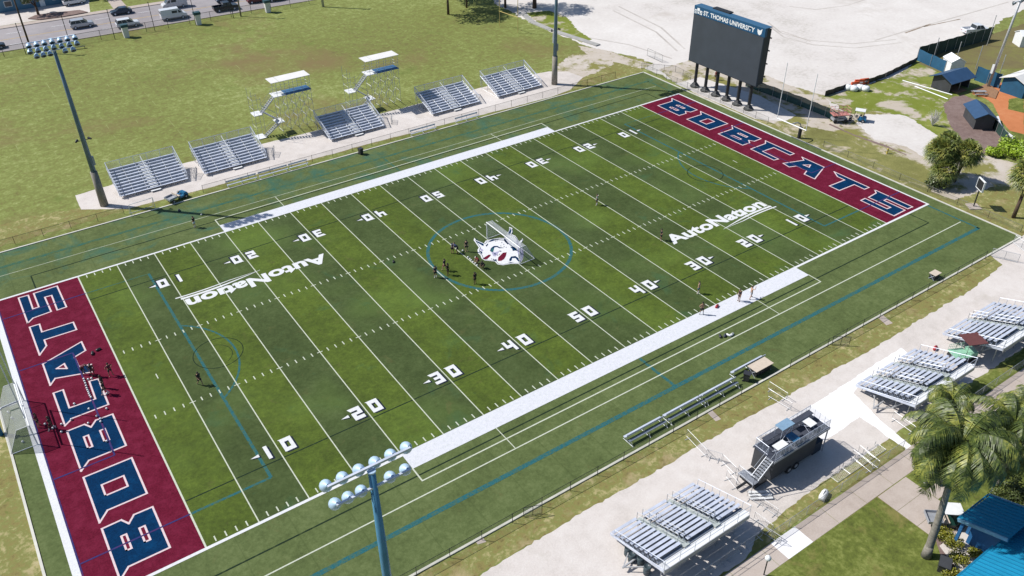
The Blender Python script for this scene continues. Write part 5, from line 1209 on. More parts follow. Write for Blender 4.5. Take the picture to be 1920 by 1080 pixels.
def fan_palm(base, H, Rc, label, n=46, seed=1, r0=.2, grp='fan palms beyond the right kerb', lean=(0, 0)):
    rnd = random.Random(seed); e = empty('fan_palm', (base[0], base[1], 0), 0, label, 'palm tree', grp)
    tp_ = Vector((lean[0], lean[1], H)); MB().tube((0, 0, 0), tp_*.5, r0*1.2, r0, 10).tube(tp_*.5, tp_, r0, r0*.95, 10).build('trunk', M['darkbark'], e, True)
    c = MB()
    for k_ in range(n):
        az = k_*2.39996; zz = 1-1.75*(k_+.5)/n; el = math.asin(max(-1, min(1, zz))); d = Vector((math.cos(az)*math.cos(el), math.sin(az)*math.cos(el), math.sin(el)))
        L = Rc*rnd.uniform(.45, .62); hub = tp_+d*L; c.bar(tp_, hub, .02); side = d.cross(Vector((0, 0, 1))); side = side.normalized() if side.length > .1 else Vector((1, 0, 0)); up = side.cross(d)
        m_ = 17
        for j in range(m_):
            a = (j-(m_-1)/2)/(m_-1)*3.6; dr = (d*math.cos(a)+side*math.sin(a)+up*rnd.uniform(-.12, .25)).normalized(); ln = Rc*rnd.uniform(.38, .52); w_ = dr.cross(up).normalized()*.055*Rc/2
            mid = hub+dr*ln*.55; tip = hub+dr*ln+Vector((0, 0, -.35*ln)); c.add([hub, mid+w_, tip, mid-w_], [(0, 1, 2, 3)])
    c.build('crown', M['sabal'], e); return e
def leafy(mb, c, R_, n, size, rnd, flat=.75):
    for _ in range(n):
        v = Vector((rnd.gauss(0, 1), rnd.gauss(0, 1), rnd.gauss(0, 1))).normalized(); v.z *= flat; p = Vector(c)+v*R_*rnd.uniform(.55, 1.05)
        a = Vector((rnd.uniform(-1, 1), rnd.uniform(-1, 1), rnd.uniform(-.6, .6))).normalized(); b = a.cross(v+Vector((.01, .02, 0))).normalized(); s_ = size*rnd.uniform(.6, 1.3)
        mb.add([p-a*s_, p-b*s_*.6, p+a*s_, p+b*s_*.6], [(0, 1, 2, 3)])
def tree(base, H, Rc, label, seed=1, leaf='oak', n=26, dens=110, size=.26, grp=None, trunk_h=.35, r0=.3):
    rnd = random.Random(seed); e = empty('broadleaf_tree', (base[0], base[1], 0), 0, label, 'tree', grp); t = MB(); t.tube((0, 0, 0), (0, 0, H*trunk_h), r0, r0*.75, 10); c = MB()
    for k_ in range(n):
        az = k_*2.39996; rr = Rc*math.sqrt((k_+.5)/n)*.82; z_ = H*(trunk_h+.25)+(H*(1-trunk_h-.25))*(1-(rr/Rc)**2)*rnd.uniform(.55, 1)-.08*H*(rr/Rc); q = Vector((rr*math.cos(az), rr*math.sin(az), z_))
        if k_ % 3 == 0: m_ = Vector((q.x*.4, q.y*.4, H*trunk_h+(z_-H*trunk_h)*.55)); t.tube((0, 0, H*trunk_h*.9), m_, r0*.45, r0*.28, 6); t.tube(m_, q, r0*.28, .04, 5)
        leafy(c, q, Rc*rnd.uniform(.22, .34), dens, size, rnd)
    t.build('trunk', M['darkbark'], e, True); c.build('crown', M[leaf], e); return e
def bush(base, R_, label, leaf, n=420, size=.12, seed=1, grp=None, flat=.8, cat='shrub', name='shrub'):
    rnd = random.Random(seed); e = empty(name, (base[0], base[1], 0), 0, label, cat, grp); t = MB(); c = MB()
    for k_ in range(7):
        az = k_*2.4; q = Vector((R_*.5*math.cos(az)*(k_ > 0), R_*.5*math.sin(az)*(k_ > 0), R_*rnd.uniform(.5, .8)*flat)); t.tube((0, 0, 0), q, .04, .02, 5); leafy(c, q, R_*.5, n//7, size, rnd)
    t.build('stems', M['darkbark'], e); c.build('foliage', M[leaf], e); return e
palm(g(1736, 1043), g(1800, 835, 10.8), 5.6, 'big feather palm with a pale leaning trunk rising beside the white-roofed cart', 54, 3)
palm(g(1870, 908), g(1900, 800, 8.2), 4.6, 'feather palm at the right edge whose trunk stands behind the blue roof', 40, 8, r0=.30)
palm(g(1905, 860), g(1925, 770, 6.5), 3.4, 'smaller feather palm crown cut by the right edge above the blue roof', 32, 12, r0=.25)
palm(g(1800, 868), g(1785, 752, 6.8), 3.2, 'feather palm behind the big leaning one, its fronds reaching the middle trailer bleacher', 30, 15, r0=.25)
fp0 = g(1750, 342)
fan_palm((fp0.x, fp0.y), 4.8, 2.5, 'left palm of the dense fan palm clump', 90, 2, grp='fan palm clump', lean=(.2, .4))
fan_palm((fp0.x+2.6, fp0.y-1.6), 4.6, 2.4, 'right palm of the dense fan palm clump', 90, 5, grp='fan palm clump', lean=(.4, -.4))
fan_palm((fp0.x-.4, fp0.y-1.2), 2.6, 2.2, 'low front palm of the dense fan palm clump', 80, 9, grp='fan palm clump')
fan_palm((fp0.x+2.2, fp0.y+.8), 5.2, 2.2, 'back palm of the dense fan palm clump', 80, 11, grp='fan palm clump')
bush((fp0.x-1.2, fp0.y-1.2), 1.8, 'dark green undergrowth at the foot of the fan palm clump', 'oak', 600, .2, 4)
fan_palm((106.6, -8.9), 6.4, 2.9, 'tall single fan palm with a bare trunk at the right edge', 90, 7, r0=.22, lean=(.3, 0))
for px, py, rr, lb, sd in ((1898, 292, 2.6, 'bright green shrub in front of the clay infield, larger one', 3), (1862, 292, 1.3, 'small yellow-green shrub at the left of the bright green one', 6), (1918, 302, 2.2, 'bright green shrub cut by the right edge', 9)): bush(g(px, py), rr, lb, 'brightleaf', 1500, .16, sd, 'bright green shrubs', .9)
for px, py, rr, lb, sd in ((1766, 1006, .95, 'yellow-green shrub at the cart end of the planting bed', 3), (1785, 1022, .9, 'yellow-green shrub in the middle of the planting bed', 4), (1796, 1052, .9, 'yellow-green shrub right of the dark planter', 5), (1783, 1082, .9, 'yellow-green shrub at the bottom edge by the roof', 6), (1826, 1040, .6, 'small reddish-green shrub against the pale terrace', 7)): bush(g(px, py), rr, lb, 'shrub', 1100, .07, sd, 'shrubs in the planting bed', .8)
for px, py, rr, lb, sd in ((1880, 945, 1.5, 'dark shrub under the palms left of the upper roof edge', 3), (1905, 930, 1.6, 'dark shrub under the palms near the right edge', 4), (1912, 975, 1.3, 'dark shrub right of the blue roof ridge end', 5)): bush(g(px, py), rr, lb, 'oak', 1500, .09, sd, 'dark shrubs behind the blue roof', .8)
TGp = 'trees on the far lawn end'
tree((91.3, 112.8), 12, 6.5, 'leafy tree on the far lawn, leftmost trunk at the top edge', 3, grp=TGp); tree((97.3, 114.6), 11, 5, 'leafy tree on the far lawn, middle thin trunk', 5, grp=TGp, r0=.2)
tree((104.5, 109.5), 11, 5.5, 'leafy tree behind the yellow goal post', 7, grp=TGp); tree((109.8, 105.4), 12, 5.5, 'dark thick-trunked tree at the corner of the pale lot', 9, grp=TGp, r0=.5)
tree((98.5, 122), 10, 5, 'leafy tree hidden above the top edge behind the thin trunk', 13, grp=TGp)
p = g(72, 27); tree((p.x, p.y), 5.5, 3.0, 'small street tree on the island before the blue-grey house', 15, n=14, dens=70)
tree((13, 175.5), 6, 3.2, 'dark tree left of the blue-grey house door', 17, n=14, dens=70); tree((30.5, 174), 7, 3.5, 'dark tree right of the blue-grey house', 19, n=14, dens=70); tree((40, 172), 7, 3, 'tree on the verge right of the parked white suv', 21, n=12, dens=70)
# bleached bare bush
p = g(1748, 236); e = empty('bare_bush', (p.x, p.y, 0), 0, 'bleached white leafless bush between weedy grass and mulch', 'bush'); b = MB(); rnd = random.Random(4)
for k_ in range(46):
    a = rnd.uniform(0, 6.28); q = Vector((math.cos(a)*rnd.uniform(.1, 1.3), math.sin(a)*rnd.uniform(.1, 1.3), rnd.uniform(1.2, 3.0))); m_ = q*.5+Vector((0, 0, .2)); b.tube((0, 0, 0), m_, .05, .035, 4); b.tube(m_, q, .035, .01, 4); b.tube(m_, m_+Vector((q.y*.3, -q.x*.3, q.z*.4)), .03, .01, 4)
b.build('branches', plain('bleached_wood', (.55, .53, .5), .8), e)

# ------------------------------------------------------------------ right-hand yard
def screen_fence(pts, h, mat, label, post='galv', step=3.0):
    p0 = Vector((*pts[0][:2], 0)); e = empty('screen_fence', p0, 0, label, 'fence', 'fabric screen fences'); L = [Vector((p[0]-p0.x, p[1]-p0.y, 0)) for p in pts]; m_, pm = MB(), MB()
    for a, b in zip(L[:-1], L[1:]):
        d = (b-a); k = max(1, round(d.length/step)); n_ = Vector((-d.y, d.x, 0)).normalized()*.015; N = k*4
        for i in range(N):
            p, q_ = a+d*i/N, a+d*(i+1)/N; w0 = .05*math.sin(i*1.7); w1 = .05*math.sin((i+1)*1.7) 
            m_.add([p+n_*(1+w0*20), q_+n_*(1+w1*20), q_+n_*(1+w1*20)+Vector((0, 0, h+w1)), p+n_*(1+w0*20)+Vector((0, 0, h+w0))], [(0, 1, 2, 3)])
        for i in range(k+1): q_ = MB().tube((0, 0, 0), (0, 0, h+.08), .035, n=5).build('post', M[post], e); q_.location = a+d*i/k-n_*3
    m_.build('fabric', M[mat], e); return e
screen_fence([(112.9, 44.5), (113.6, 32.6), (113.5, 27.5), (113.1, 24.6)], 1.7, 'teals', 'sagging teal screen fence running right from behind the scoreboard')
P1, P2, P3 = g(1718, 113), g(1856, 74), g(1769, 136)
screen_fence([P1, P2], 2.6, 'greens', 'tall dark green screen fence along the pale lot below the white pickup')
screen_fence([P1, P3], 2.2, 'blues', 'blue screen fence running from the lot corner to the white shed'); screen_fence([g(1826, 150), g(1872, 166)], 2.6, 'blues', 'blue screen fence between the brown pavilion and the right dugout')
screen_fence([g(1546, 181), g(1584, 168)], 1.0, 'black', 'low black screen left of the white sacks at the lot edge', 'black'); screen_fence([g(1624, 158), g(1660, 145), g(1718, 116)], .9, 'black', 'low black screen right of the orange barrier at the lot edge', 'black'); screen_fence([g(1850, 228), g(1885, 268)], 1.6, 'greens', 'short green screen fence panel beside the right dugout', 'galv', 2.0)
for px, py, h_, lb in ((1750, 110, 4.0, 'leftmost light pole of the batting area'), (1791, 118, 4.0, 'second light pole of the batting area, behind the white shed'), (1829, 130, 4.4, 'third light pole of the batting area, right of the pavilion'), (1871, 148, 4.4, 'fourth light pole of the batting area, near the steel mast'), (1850, 86, 6, 'thin pole at the end of the dark green screen')):
    e = empty('net_pole', g(px, py), 0, lb, 'pole', 'poles of the batting area'); MB().tube((0, 0, 0), (0, 0, h_), .07, n=6).build('shaft', M['galv'], e); MB().tube((0, 0, h_), (0, 0, h_+.1), .1, n=6).build('cap', M['galv'], e)
p = g(1852, 163); e = empty('floodlight_mast', p, 0, 'tall pale steel floodlight mast by the clay infield, leaning out of frame', 'light pole'); MB().tube((0, 0, 0), (1.0, -.4, 20), .26, .16, 12).build('pole', M['galv'], e, True)
bx = MB(); bx.box(-.45, -.2, 2.6, -.2, .2, 4.2); bx.build('electrical_box', M['whitep'], e)
ab = MB(); ab.box(-1.0, -.3, 15.1, 2.4, -.18, 15.25); arm = ab.build('cross_arm', M['alum'], e)
for x_ in (-.6, 1.9): a_, b_ = MB(), MB(); lamp(a_, b_, (x_, -.1, 14.9), (.2, -.7, -.7)); a_.build('floodlight', M['bin'], arm, True); b_.build('lamp_glass', M['glass'], arm)
def gable(name, label, cat, c, rz, sx, sy, h, rise, wall, roof, over=.4, openf=False, door=False, grp=None):
    """ridge along local x"""
    e = empty(name, (c[0], c[1], 0), rz, label, cat, grp); w_ = MB(); t_ = .12
    if openf:
        w_.box(-sx/2, sy/2-t_, 0, sx/2, sy/2, h); w_.box(-sx/2, -sy/2, 0, -sx/2+t_, sy/2-t_-.003, h); w_.box(sx/2-t_, -sy/2, 0, sx/2, sy/2-t_-.003, h)
    else: w_.box(-sx/2, -sy/2, 0, sx/2, sy/2, h)
    for x_ in (-sx/2+.003, sx/2-.12): w_.add([(x_, -sy/2+.02, h), (x_, sy/2-.02, h), (x_, 0, h+rise*.95), (x_+.1, -sy/2+.02, h), (x_+.1, sy/2-.02, h), (x_+.1, 0, h+rise*.95)], [(0, 1, 2), (3, 5, 4), (0, 3, 4, 1), (1, 4, 5, 2), (2, 5, 3, 0)])
    w_.build('walls', wall, e); r_ = MB(); so = sy/2+over; xo = sx/2+over; zb_ = h-over*rise/(sy/2)
    r_.add([(-xo, -so, zb_), (xo, -so, zb_), (xo, 0, h+rise+.02), (-xo, 0, h+rise+.02), (-xo, so, zb_), (xo, so, zb_), (-xo, -so, zb_+.1), (xo, -so, zb_+.1), (xo, 0, h+rise+.12), (-xo, 0, h+rise+.12), (-xo, so, zb_+.1), (xo, so, zb_+.1)],
           [(0, 3, 2, 1), (3, 4, 5, 2), (6, 7, 8, 9), (9, 8, 11, 10), (0, 1, 7, 6), (4, 10, 11, 5), (0, 6, 9, 3), (3, 9, 10, 4), (1, 2, 8, 7), (2, 5, 11, 8)])
    r_.build('roof', roof, e)
    if door: d_ = MB().box(-.5, -sy/2-.03, .02, .5, -sy/2-.003, 1.9).build('door', M['signwhite'], e); MB().box(.32, -sy/2-.07, .95, .42, -sy/2-.032, 1.05).build('handle', M['black'], d_)
    if openf:
        for x_ in (-sx/2+.06, 0, sx/2-.06): MB().bar((x_, -sy/2, 0), (x_, -sy/2, h), .05).build('post', M['galv'], e)
    return e
p = g(1782, 138); gable('shed', 'small white gabled shed beside the blue screen fence', 'shed', (p.x+.6, p.y+.3), R(60), 3.0, 2.6, 2.5, .7, M['whitep'], M['signwhite'], .12, door=True)
p = g(1815, 165); gable('dugout', 'slate-blue roofed open pavilion with a brown floor right of the white shed', 'dugout', (142.2, 22.9), R(-4), 5.6, 3.6, 2.2, .8, M['contblack'], M['dugroof'], .6, True, grp='dugouts')
p = g(1848, 228); gable('dugout', 'blue-roofed open dugout at the edge of the mulch, gable facing the viewer', 'dugout', (131.6, 11.3), R(48), 5.4, 2.8, 2.1, .7, M['contblack'], M['dugroof'], .4, True, grp='dugouts')
gable('clubhouse', 'blue-walled clubhouse with pale roof cut by the right edge', 'building', (151.8, 14.4), R(-3), 8.6, 4.2, 2.6, .8, M['blues'], M['canopyw'], .5); 
p = g(1918, 86); gable('shed', 'pale shed at the right edge near the top corner', 'shed', (p.x+1, p.y), R(-35), 4, 3, 2.2, .7, M['whitep'], M['signwhite'], .15, door=True)
# timber floor and low wall
o = MB().prism(rough(g2((1772, 168), (1795, 176), (1812, 170), (1790, 160)), 3, .02, 1), .03, .18).build('timber_deck', M['wood']); tag(o, 'brown timber platform in front of the slate-blue pavilion', 'deck')
o = MB().prism(g2((1818, 172), (1866, 186), (1872, 172), (1850, 158)), .03, .16).build('timber_deck', M['wood']); tag(o, 'brown timber platform around the foot of the steel mast', 'deck')
w_ = MB(); cw = g2((1868, 226), (1872, 240), (1882, 254), (1898, 266))
for a, b in zip(cw[:-1], cw[1:]): w_.beam((*a, .4), (*b, .4), .3, .8)
tag(w_.build('low_wall', M['whitep']), 'low pale curved wall at the edge of the clay infield', 'wall')
e = empty('picnic_bench', g(1835, 178), R(-35), 'dark metal picnic bench on the timber platform', 'bench'); MB().box(-1.1, -.35, .68, 1.1, .35, .73).build('tabletop', M['galv'], e)
for y_ in (-.75, .75): MB().box(-1.1, y_-.13, .40, 1.1, y_+.13, .44).build('seat', M['galv'], e)
l_ = MB(); 
for x_ in (-.8, .8): l_.bar((x_, -.75, 0), (x_, 0, .7), .03); l_.bar((x_, .75, 0), (x_, 0, .7), .03); l_.bar((x_, -.75, .38), (x_, .75, .38), .03)
l_.build('legs', M['black'], e)
# orange barriers, sacks, pipes
for i, (px, py, rz) in enumerate(((1602, 163, .2), (1610, 159, -.1), (1619, 157, .1))):
    e = empty('road_barrier', g(px, py), R(-25)+rz, ('left', 'middle', 'right')[i]+' one of three orange plastic barriers at the lot edge', 'barrier', 'orange barriers'); b = MB(); b.add([(-.9, -.3, 0), (.9, -.3, 0), (.9, .3, 0), (-.9, .3, 0), (-.85, -.1, 1), (.85, -.1, 1), (.85, .1, 1), (-.85, .1, 1)], [(3, 2, 1, 0), (4, 5, 6, 7), (0, 1, 5, 4), (1, 2, 6, 5), (2, 3, 7, 6), (3, 0, 4, 7)]); b.build('body', M['orange'], e); MB().box(-.6, -.26, .4, .6, -.17, .6).build('stripe', M['signwhite'], e)
for i, (px, py) in enumerate(((1590, 168), (1600, 170), (1612, 168), (1622, 170))):
    e = empty('sack', g(px, py), i*.9, ('leftmost white sack', 'second white sack', 'third white sack', 'rightmost white sack')[i]+' before the orange barriers', 'sack', 'white bulk sacks'); b = MB(); b.lathe([(.01, 0), (.7, .05), (.78, .4), (.62, .8), (.3, .92), (.01, .9)], n=9); b.build('bag', M['signwhite'], e, True); MB().tube((-.3, 0, .9), (.3, 0, 1.0), .03).build('handles', M['galv'], e)
for i, (a, b) in enumerate((((1692, 152), (1785, 179)), ((1715, 163), (1777, 187)))):
    A, B = g(*a), g(*b); tag(MB().tube((A.x, A.y, .12), (B.x, B.y, .12), .09, n=8).build('white_pipe', M['signwhite']), ('longer upper', 'shorter lower')[i]+' of two white pipes lying in the weedy grass', 'pipe', 'white pipes')
# play clock panel
p = g(1825, 388); e = empty('play_clock', p, R(-35), 'small dark play clock panel with white frame on one post behind the right kerb', 'play clock')
MB().tube((0, 0, .1), (0, 0, 3.0), .09, n=8).build('post', M['black'], e); MB().box(-.8, -.8, 0, .8, .8, .12).build('footing', M['concrete'], e); MB().box(-.1, -.8, 2.75, .06, .8, 4.1).build('panel', M['black'], e); f = MB()
for a in ((-.14, -.88, 2.67, .1, .88, 2.745), (-.14, -.88, 4.105, .1, .88, 4.18), (-.14, -.88, 2.745, .1, -.805, 4.105), (-.14, .805, 2.745, .1, .88, 4.105)): f.box(*a)
f.build('frame', M['signwhite'], e); MB().bar((0, 0, 4.18), (0, 0, 5.4), .02).build('aerial', M['galv'], e)
p = g(1663, 288); e = empty('hydrant', p, 0, 'small yellow hydrant in the weeds beyond the right end zone', 'hydrant'); MB().lathe([(.01, 0), (.16, 0), (.12, .1), (.12, .7), (.15, .75), (.08, .9), (.01, .93)], n=10).build('barrel', plain('hydrant_yellow', hexc('c8b44a', K)), e, True); MB().tube((-.22, 0, .55), (.22, 0, .55), .06, n=8).build('outlets', M['galv'], e)

# ------------------------------------------------------------------ road side
A, B = g(-40, 115), g(580, 7)
fence([(A.x, A.y), (B.x, B.y)], 2.0, 4.6, 'long dark chain link fence between the practice lawn and the road', cat='fence', r=.05)
for i, (px, py) in enumerate(((49, 102), (132, 84), (216, 74), (291, 59), (368, 48), (438, 34))):
    e = empty('net_pole', g(px, py), 0, ('first', 'second', 'third', 'fourth', 'fifth', 'sixth')[i]+' from the left of the thin dark poles along the road fence', 'pole', 'thin poles along the road fence'); MB().tube((0, 0, 0), (0, 0, 6.2), .07, n=6).build('shaft', M['black'], e); MB().ball((0, 0, 6.2), .1, 6).build('cap', M['black'], e)
def power_pole(loc, H, r, mat, label, lamp_=False):
    e = empty('utility_pole', loc, 0, label, 'utility pole', 'utility poles by the road'); MB().tube((0, 0, 0), (0, 0, H), r, r*.7, 10).build('shaft', mat, e, True); MB().box(-1.1, -.07, H-.8, 1.1, .07, H-.65).build('cross_arm', mat, e)
    for x_ in (-1, -.4, .4, 1): MB().lathe([(.05, 0), (.07, .1), (.03, .2)], (x_, 0, H-.65), n=6).build('insulator', M['bin'], e)
power_pole(g(60, 98), 12.5, .2, M['darkbark'], 'dark wooden utility pole behind the left floodlight lamps'); power_pole(g(452, 31), 11, .17, M['bark'], 'grey utility pole beside the black pickup on the road'); power_pole(g(606, 13), 12, .3, M['galv'], 'thick pale utility pole at the right end of the road fence')
for i, (px, py) in enumerate(((238, 70), (373, 46), (503, 23))):
    e = empty('pillar', g(px, py), 0, ('left', 'middle', 'right')[i]+' one of three white pillars with dark caps along the road fence', 'pillar', 'white capped pillars'); MB().add([(-.5, -.4, 0), (.5, -.4, 0), (.5, .4, 0), (-.5, .4, 0), (-.62, -.5, 2.2), (.62, -.5, 2.2), (.62, .5, 2.2), (-.62, .5, 2.2)], [(3, 2, 1, 0), (4, 5, 6, 7), (0, 1, 5, 4), (1, 2, 6, 5), (2, 3, 7, 6), (3, 0, 4, 7)]).build('shaft', M['canopyw'], e); MB().box(-.72, -.6, 2.205, .72, .6, 2.75).build('cap', plain('dark_teal_cap', hexc('25505c', K)), e)
e = empty('bench', g(147, 92), R(-8), 'dark low bench lying on the lawn below the road fence', 'bench'); MB().box(-1.4, -.2, .42, 1.4, .2, .48).build('seat', M['black'], e)
for x_ in (-1.2, 1.2): MB().box(x_-.04, -.18, 0, x_+.04, .18, .415).build('leg', M['black'], e)
tag(MB().prism(rough(g2((53, 36), (66, 30), (100, 25), (150, 20), (165, 24), (120, 32), (75, 38)), 1.5, .15, 3), .02, .2).build('traffic_island', M['mulch']), kind='structure')
e = empty('house', (18, 173.6, 0), R(-2), 'long blue-grey single-storey house at the top left corner', 'house')
MB().box(-10, 0, 0, 9, 9, 3.4).build('walls', M['bluegrey'], e); MB().add([(-10.6, -.7, 3.3), (9.6, -.7, 3.3), (9.6, 9.7, 3.3), (-10.6, 9.7, 3.3), (-6, 4.5, 5.4), (5, 4.5, 5.4)], [(3, 2, 1, 0), (0, 1, 5, 4), (1, 2, 5), (2, 3, 4, 5), (3, 0, 4)]).build('roof', M['alumd'], e)
for x_ in (-7, -3.2, 3, 6.5): f = MB().box(x_-.8, -.06, 1.0, x_+.8, -.003, 2.3).build('window', M['signwhite'], e); MB().box(x_-.7, -.09, 1.1, x_+.7, -.063, 2.2).build('pane', M['glass'], f)
d_ = MB().box(-.6, -.06, .05, .5, -.003, 2.2).build('door', M['signwhite'], e); MB().box(.3, -.1, 1, .4, -.063, 1.1).build('handle', M['black'], d_)

# ------------------------------------------------------------------ blue-roofed building, bottom right
e = empty('blue_roofed_building', (50.5, -37.4, 0), 0, 'building with a bright blue standing seam metal roof at the bottom right corner', 'building')
ez = 3.0; O = Vector((50.5, -37.4, 0))
def rf(px, py, z): return g(px, py, z)-O
# main roof: eave along x at y=ye, slopes up toward -y
ye = rf(1851, 1035, ez).y; yr = ye-9; zr = ez+3.4; xl = -14; xr_ = 14
def slab(mb, a, b, c, d, t_=.12):
    v = [Vector(k_) for k_ in (a, b, c, d)]; dn = Vector((0, 0, -t_)); mb.add(v+[k_+dn for k_ in v], [(0, 1, 2, 3), (7, 6, 5, 4), (0, 4, 5, 1), (1, 5, 6, 2), (2, 6, 7, 3), (3, 7, 4, 0)])
r_ = MB(); slab(r_, (xl, ye, ez), (xr_, ye, ez), (xr_, yr, zr), (xl, yr, zr)); slab(r_, (xl, yr, zr), (xr_, yr, zr), (xr_, yr-9, ez), (xl, yr-9, ez)); r_.build('main_roof', M['roofblue'], e)
s_ = MB(); x_ = xl+.2
while x_ < xr_: s_.beam((x_, ye, ez+.03), (x_, yr, zr+.03), .05, .07); x_ += .42
s_.build('roof_seams', M['roofseam'], e)
# porch roof
pa, pb, pc, pd = rf(1800, 974, ez), rf(1843, 933, ez), rf(1862, 936, ez), rf(1908, 966, ez)
yp = (pa.y+pb.y)/2; x0p, x1p = pa.x, pc.x+.2; ym = ye-.6; zm = ez+1.3
r_ = MB(); slab(r_, (x0p, yp, ez), (x1p, yp-.1, ez), (x1p, ym, zm), (x0p, ym, zm)); r_.build('porch_roof', M['roofblue'], e)
s_ = MB(); x_ = x0p+.05
while x_ < x1p: s_.beam((x_, yp, ez+.03), (x_, ym, zm+.03), .05, .07); x_ += .42
s_.build('porch_seams', M['roofseam'], e)
PF = plain('pale_blue_fascia', hexc('8cc4e8', .62), .4, .1)
for xx in (x0p-.06, x1p+.06): MB().beam((xx, yp, ez-.1), (xx, ym, zm-.1), .12, .3).build('fascia', PF, e)
f = MB(); f.beam((x0p, yp+.06, ez-.08), (x1p, yp+.06, ez-.08), .1, .2); f.beam((xl, ye+.07, ez-.08), (x0p-.3, ye+.07, ez-.08), .12, .2); f.build('gutter', M['roofseam'], e)
MB().box(xl+.5, yr-8, 0, xr_-.5, ye-.7, ez-.15).build('walls', M['bluewall'], e)
for xx in (x0p+.25, (x0p+x1p)/2, x1p-.25): MB().box(xx-.12, yp-.5, .03, xx+.12, yp-.26, ez-.15).build('porch_post', M['bluewall'], e)
MB().box(x0p+1.2, ye-.697, .03, x0p+1.4, yp-.8, ez-.2).build('porch_screen', M['bluewall'], e)
sheet('terrace', [(O.x+x0p-2.6, O.y+ye-.7), (O.x+x1p+.3, O.y+ye-.7), (O.x+x1p+.3, O.y+yp+.2), (O.x+x0p-.9, O.y+yp+.2)], .022, 'pad')
sheet('planting_bed', rough(g2((1752, 1002), (1775, 995), (1835, 1045), (1820, 1062), (1775, 1100), (1768, 1060)), .5, .06, 3), .018, 'mulch')
p = g(1768, 1066); e = empty('planter', p, R(25), 'dark oblong planter box beside the palm foot', 'planter'); MB().box(-.55, -.4, 0, .55, .4, .75).build('box', M['binblack'], e); MB().box(-.6, -.45, .755, .6, .45, .82).build('rim', M['contblack'], e)
p = g(1857, 925); e = empty('garden_post', p, 0, 'grey-green rounded lamp post under the palm crown', 'lamp'); MB().tube((0, 0, 0), (0, 0, 2.6), .06, n=8).build('post', M['polegrey'], e); MB().ball((0, 0, 2.9), .32, 10).build('globe', plain('globe', hexc('7f9a98', K)), e, True)
p = g(1823, 970); e = empty('stump', p, 0, 'pale palm stump beside the blue porch roof', 'stump'); MB().lathe([(.01, 0), (.42, 0), (.36, .5), (.38, 1.2), (.33, 1.25), (.01, 1.2)], n=10).build('trunk', M['bark'], e, True); MB().tube((0, 0, 1.2), (.1, 0, 1.35), .2, .1, 7).build('core', M['darkbark'], e)
p = g(1432, 1078); e = empty('path_lamp', p, 0, 'small path lamp with pale globe at the bottom edge', 'lamp'); MB().tube((0, 0, 0), (0, 0, 1.9), .05, n=8).build('post', M['black'], e); MB().ball((0, 0, 2.1), .26, 10).build('globe', M['whitep'], e, True)

# ------------------------------------------------------------------ crowd barriers and netting round the near strip
def barrier(a, b, label, h=1.05, flat=False, grp='crowd barriers'):
    A = Vector((a[0], a[1], 0)); d = Vector((b[0]-a[0], b[1]-a[1], 0)); L = d.length; e = empty('crowd_barrier', A, math.atan2(d.y, d.x), label, 'barrier', grp)
    f = MB(); f.bar((0, 0, .18), (L, 0, .18), .022); f.bar((0, 0, h), (L, 0, h), .022); f.bar((0, 0, .18), (0, 0, h), .022); f.bar((L, 0, .18), (L, 0, h), .022); n_ = int(L/.14)
    for i in range(1, n_): f.bar((L*i/n_, 0, .18), (L*i/n_, 0, h), .008)
    f.build('frame', M['galv'], e)
    for x_ in (.25, L-.25): MB().beam((x_, -.35, .03), (x_, .35, .03), .06, .04).bar((x_, 0, .04), (x_, 0, .18), .02).build('foot', M['galv'], e)
    if flat: e.rotation_euler = (R(90), 0, math.atan2(d.y, d.x)); e.location.z = .08
    return e
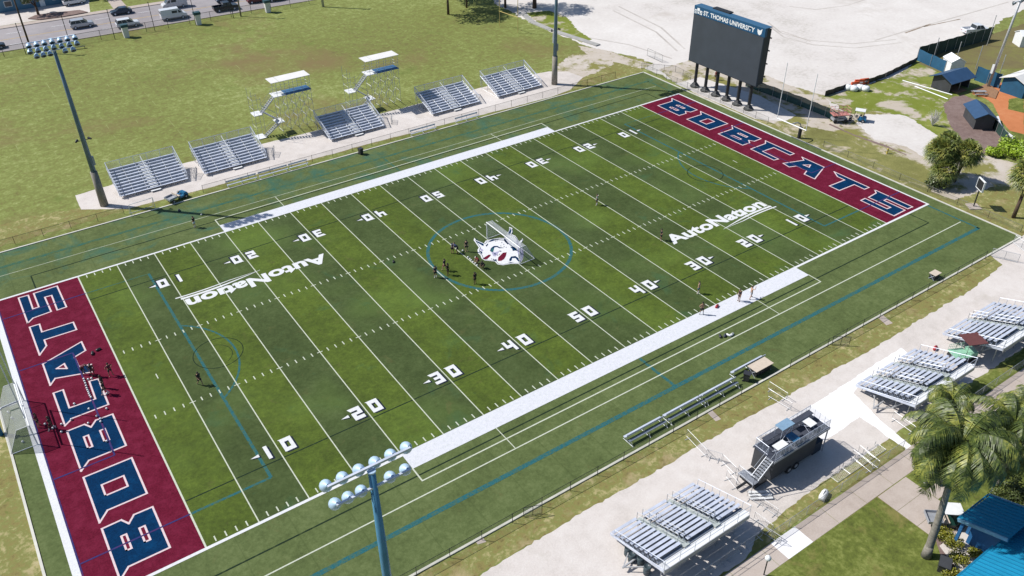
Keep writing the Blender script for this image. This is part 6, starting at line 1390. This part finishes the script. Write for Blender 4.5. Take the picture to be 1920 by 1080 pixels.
BL = [((1287, 820), (1323, 858), 'crowd barrier over the grass edge, farthest left of the platform trailer'), ((1326, 858), (1352, 866), 'crowd barrier joining the left two beside the platform trailer'), ((1354, 868), (1378, 892), 'crowd barrier in the middle of the run left of the platform trailer'), ((1361, 896), (1381, 920), 'crowd barrier at the lower end of the run by the gooseneck'),
      ((1400, 934), (1428, 950), 'crowd barrier right below the gooseneck of the platform trailer'), ((1430, 952), (1456, 970), 'crowd barrier between gooseneck and dry grass'), ((1413, 975), (1446, 1000), 'crowd barrier across the dry grass end, upper'), ((1420, 995), (1462, 1022), 'crowd barrier across the dry grass end, lower'),
      ((1440, 730), (1474, 752), 'crowd barrier over the grass behind the cream-topped cart, upper'), ((1440, 745), (1482, 770), 'crowd barrier over the grass behind the cream-topped cart, lower'), ((1596, 858), (1632, 888), 'crowd barrier crossing the grass strip right of the platform trailer, left one'), ((1608, 850), (1645, 880), 'crowd barrier crossing the grass strip right of the platform trailer, right one'), ((1672, 786), (1712, 815), 'crowd barrier beside the bright shell patch by the trailer wheels')]
for a, b, lb in BL: barrier(g(*a), g(*b), lb)
for i in range(5): barrier((27.6+i*2.2, -25.55), (29.7+i*2.2, -25.55), ('first', 'second', 'third', 'fourth', 'fifth')[i]+' from the left of the barriers in the nearest bleacher shadow', grp='barriers behind the nearest bleacher')
for i in range(4): a = Vector((48.6+i*1.75, -24.35+.0*i)); barrier((a.x, a.y), (a.x+1.7, a.y), ('first', 'second', 'third', 'fourth')[i]+' of the panels lying flat along the platform trailer shadow', flat=True, grp='flat panels on the ground')
fence([(38.9, -26.15), (57.0, -26.15)], 1.1, 2.4, 'grey netting fence along the path edge below the platform trailer', 'galv', 'meshw', .025)
fence([(60.0, -26.2), (90.0, -26.2)], 1.1, 2.4, 'grey netting fence along the path edge behind the right trailers', 'galv', 'meshw', .025)
p = g(1543, 932); bag((p.x, p.y, 0), M['whitep'], 'pale wrapped bundle on the netting fence by the path', 1.9, .3, None)
bag(g(1753, 655), M['red'], 'small red bag at the front corner of the middle trailer bleacher', 1.2, .3)
p = g(1425, 930); e = empty('board_stack', (p.x, p.y, .03), R(-32), 'white boards stacked on the ground before the gooseneck', 'boards')
for k_ in range(3): MB().box(-1.0, -.5+k_*.36, .1, 1.0, -.26+k_*.36, .16).build('board', M['whitep'], e)
MB().box(-.8, -.5, 0, -.7, .5, .097).build('bearer', M['black'], e)
# pale concrete gate pads in the dry strip behind the near kerb
for nm, pts in (('gate_pad', g2((1640, 590), (1652, 588), (1674, 606), (1662, 610))), ('gate_pad', g2((1322, 770), (1332, 766), (1352, 786), (1342, 790))), ('gate_pad', g2((888, 1012), (905, 1008), (912, 1016), (896, 1021)))): sheet(nm, pts, .012, 'concrete')
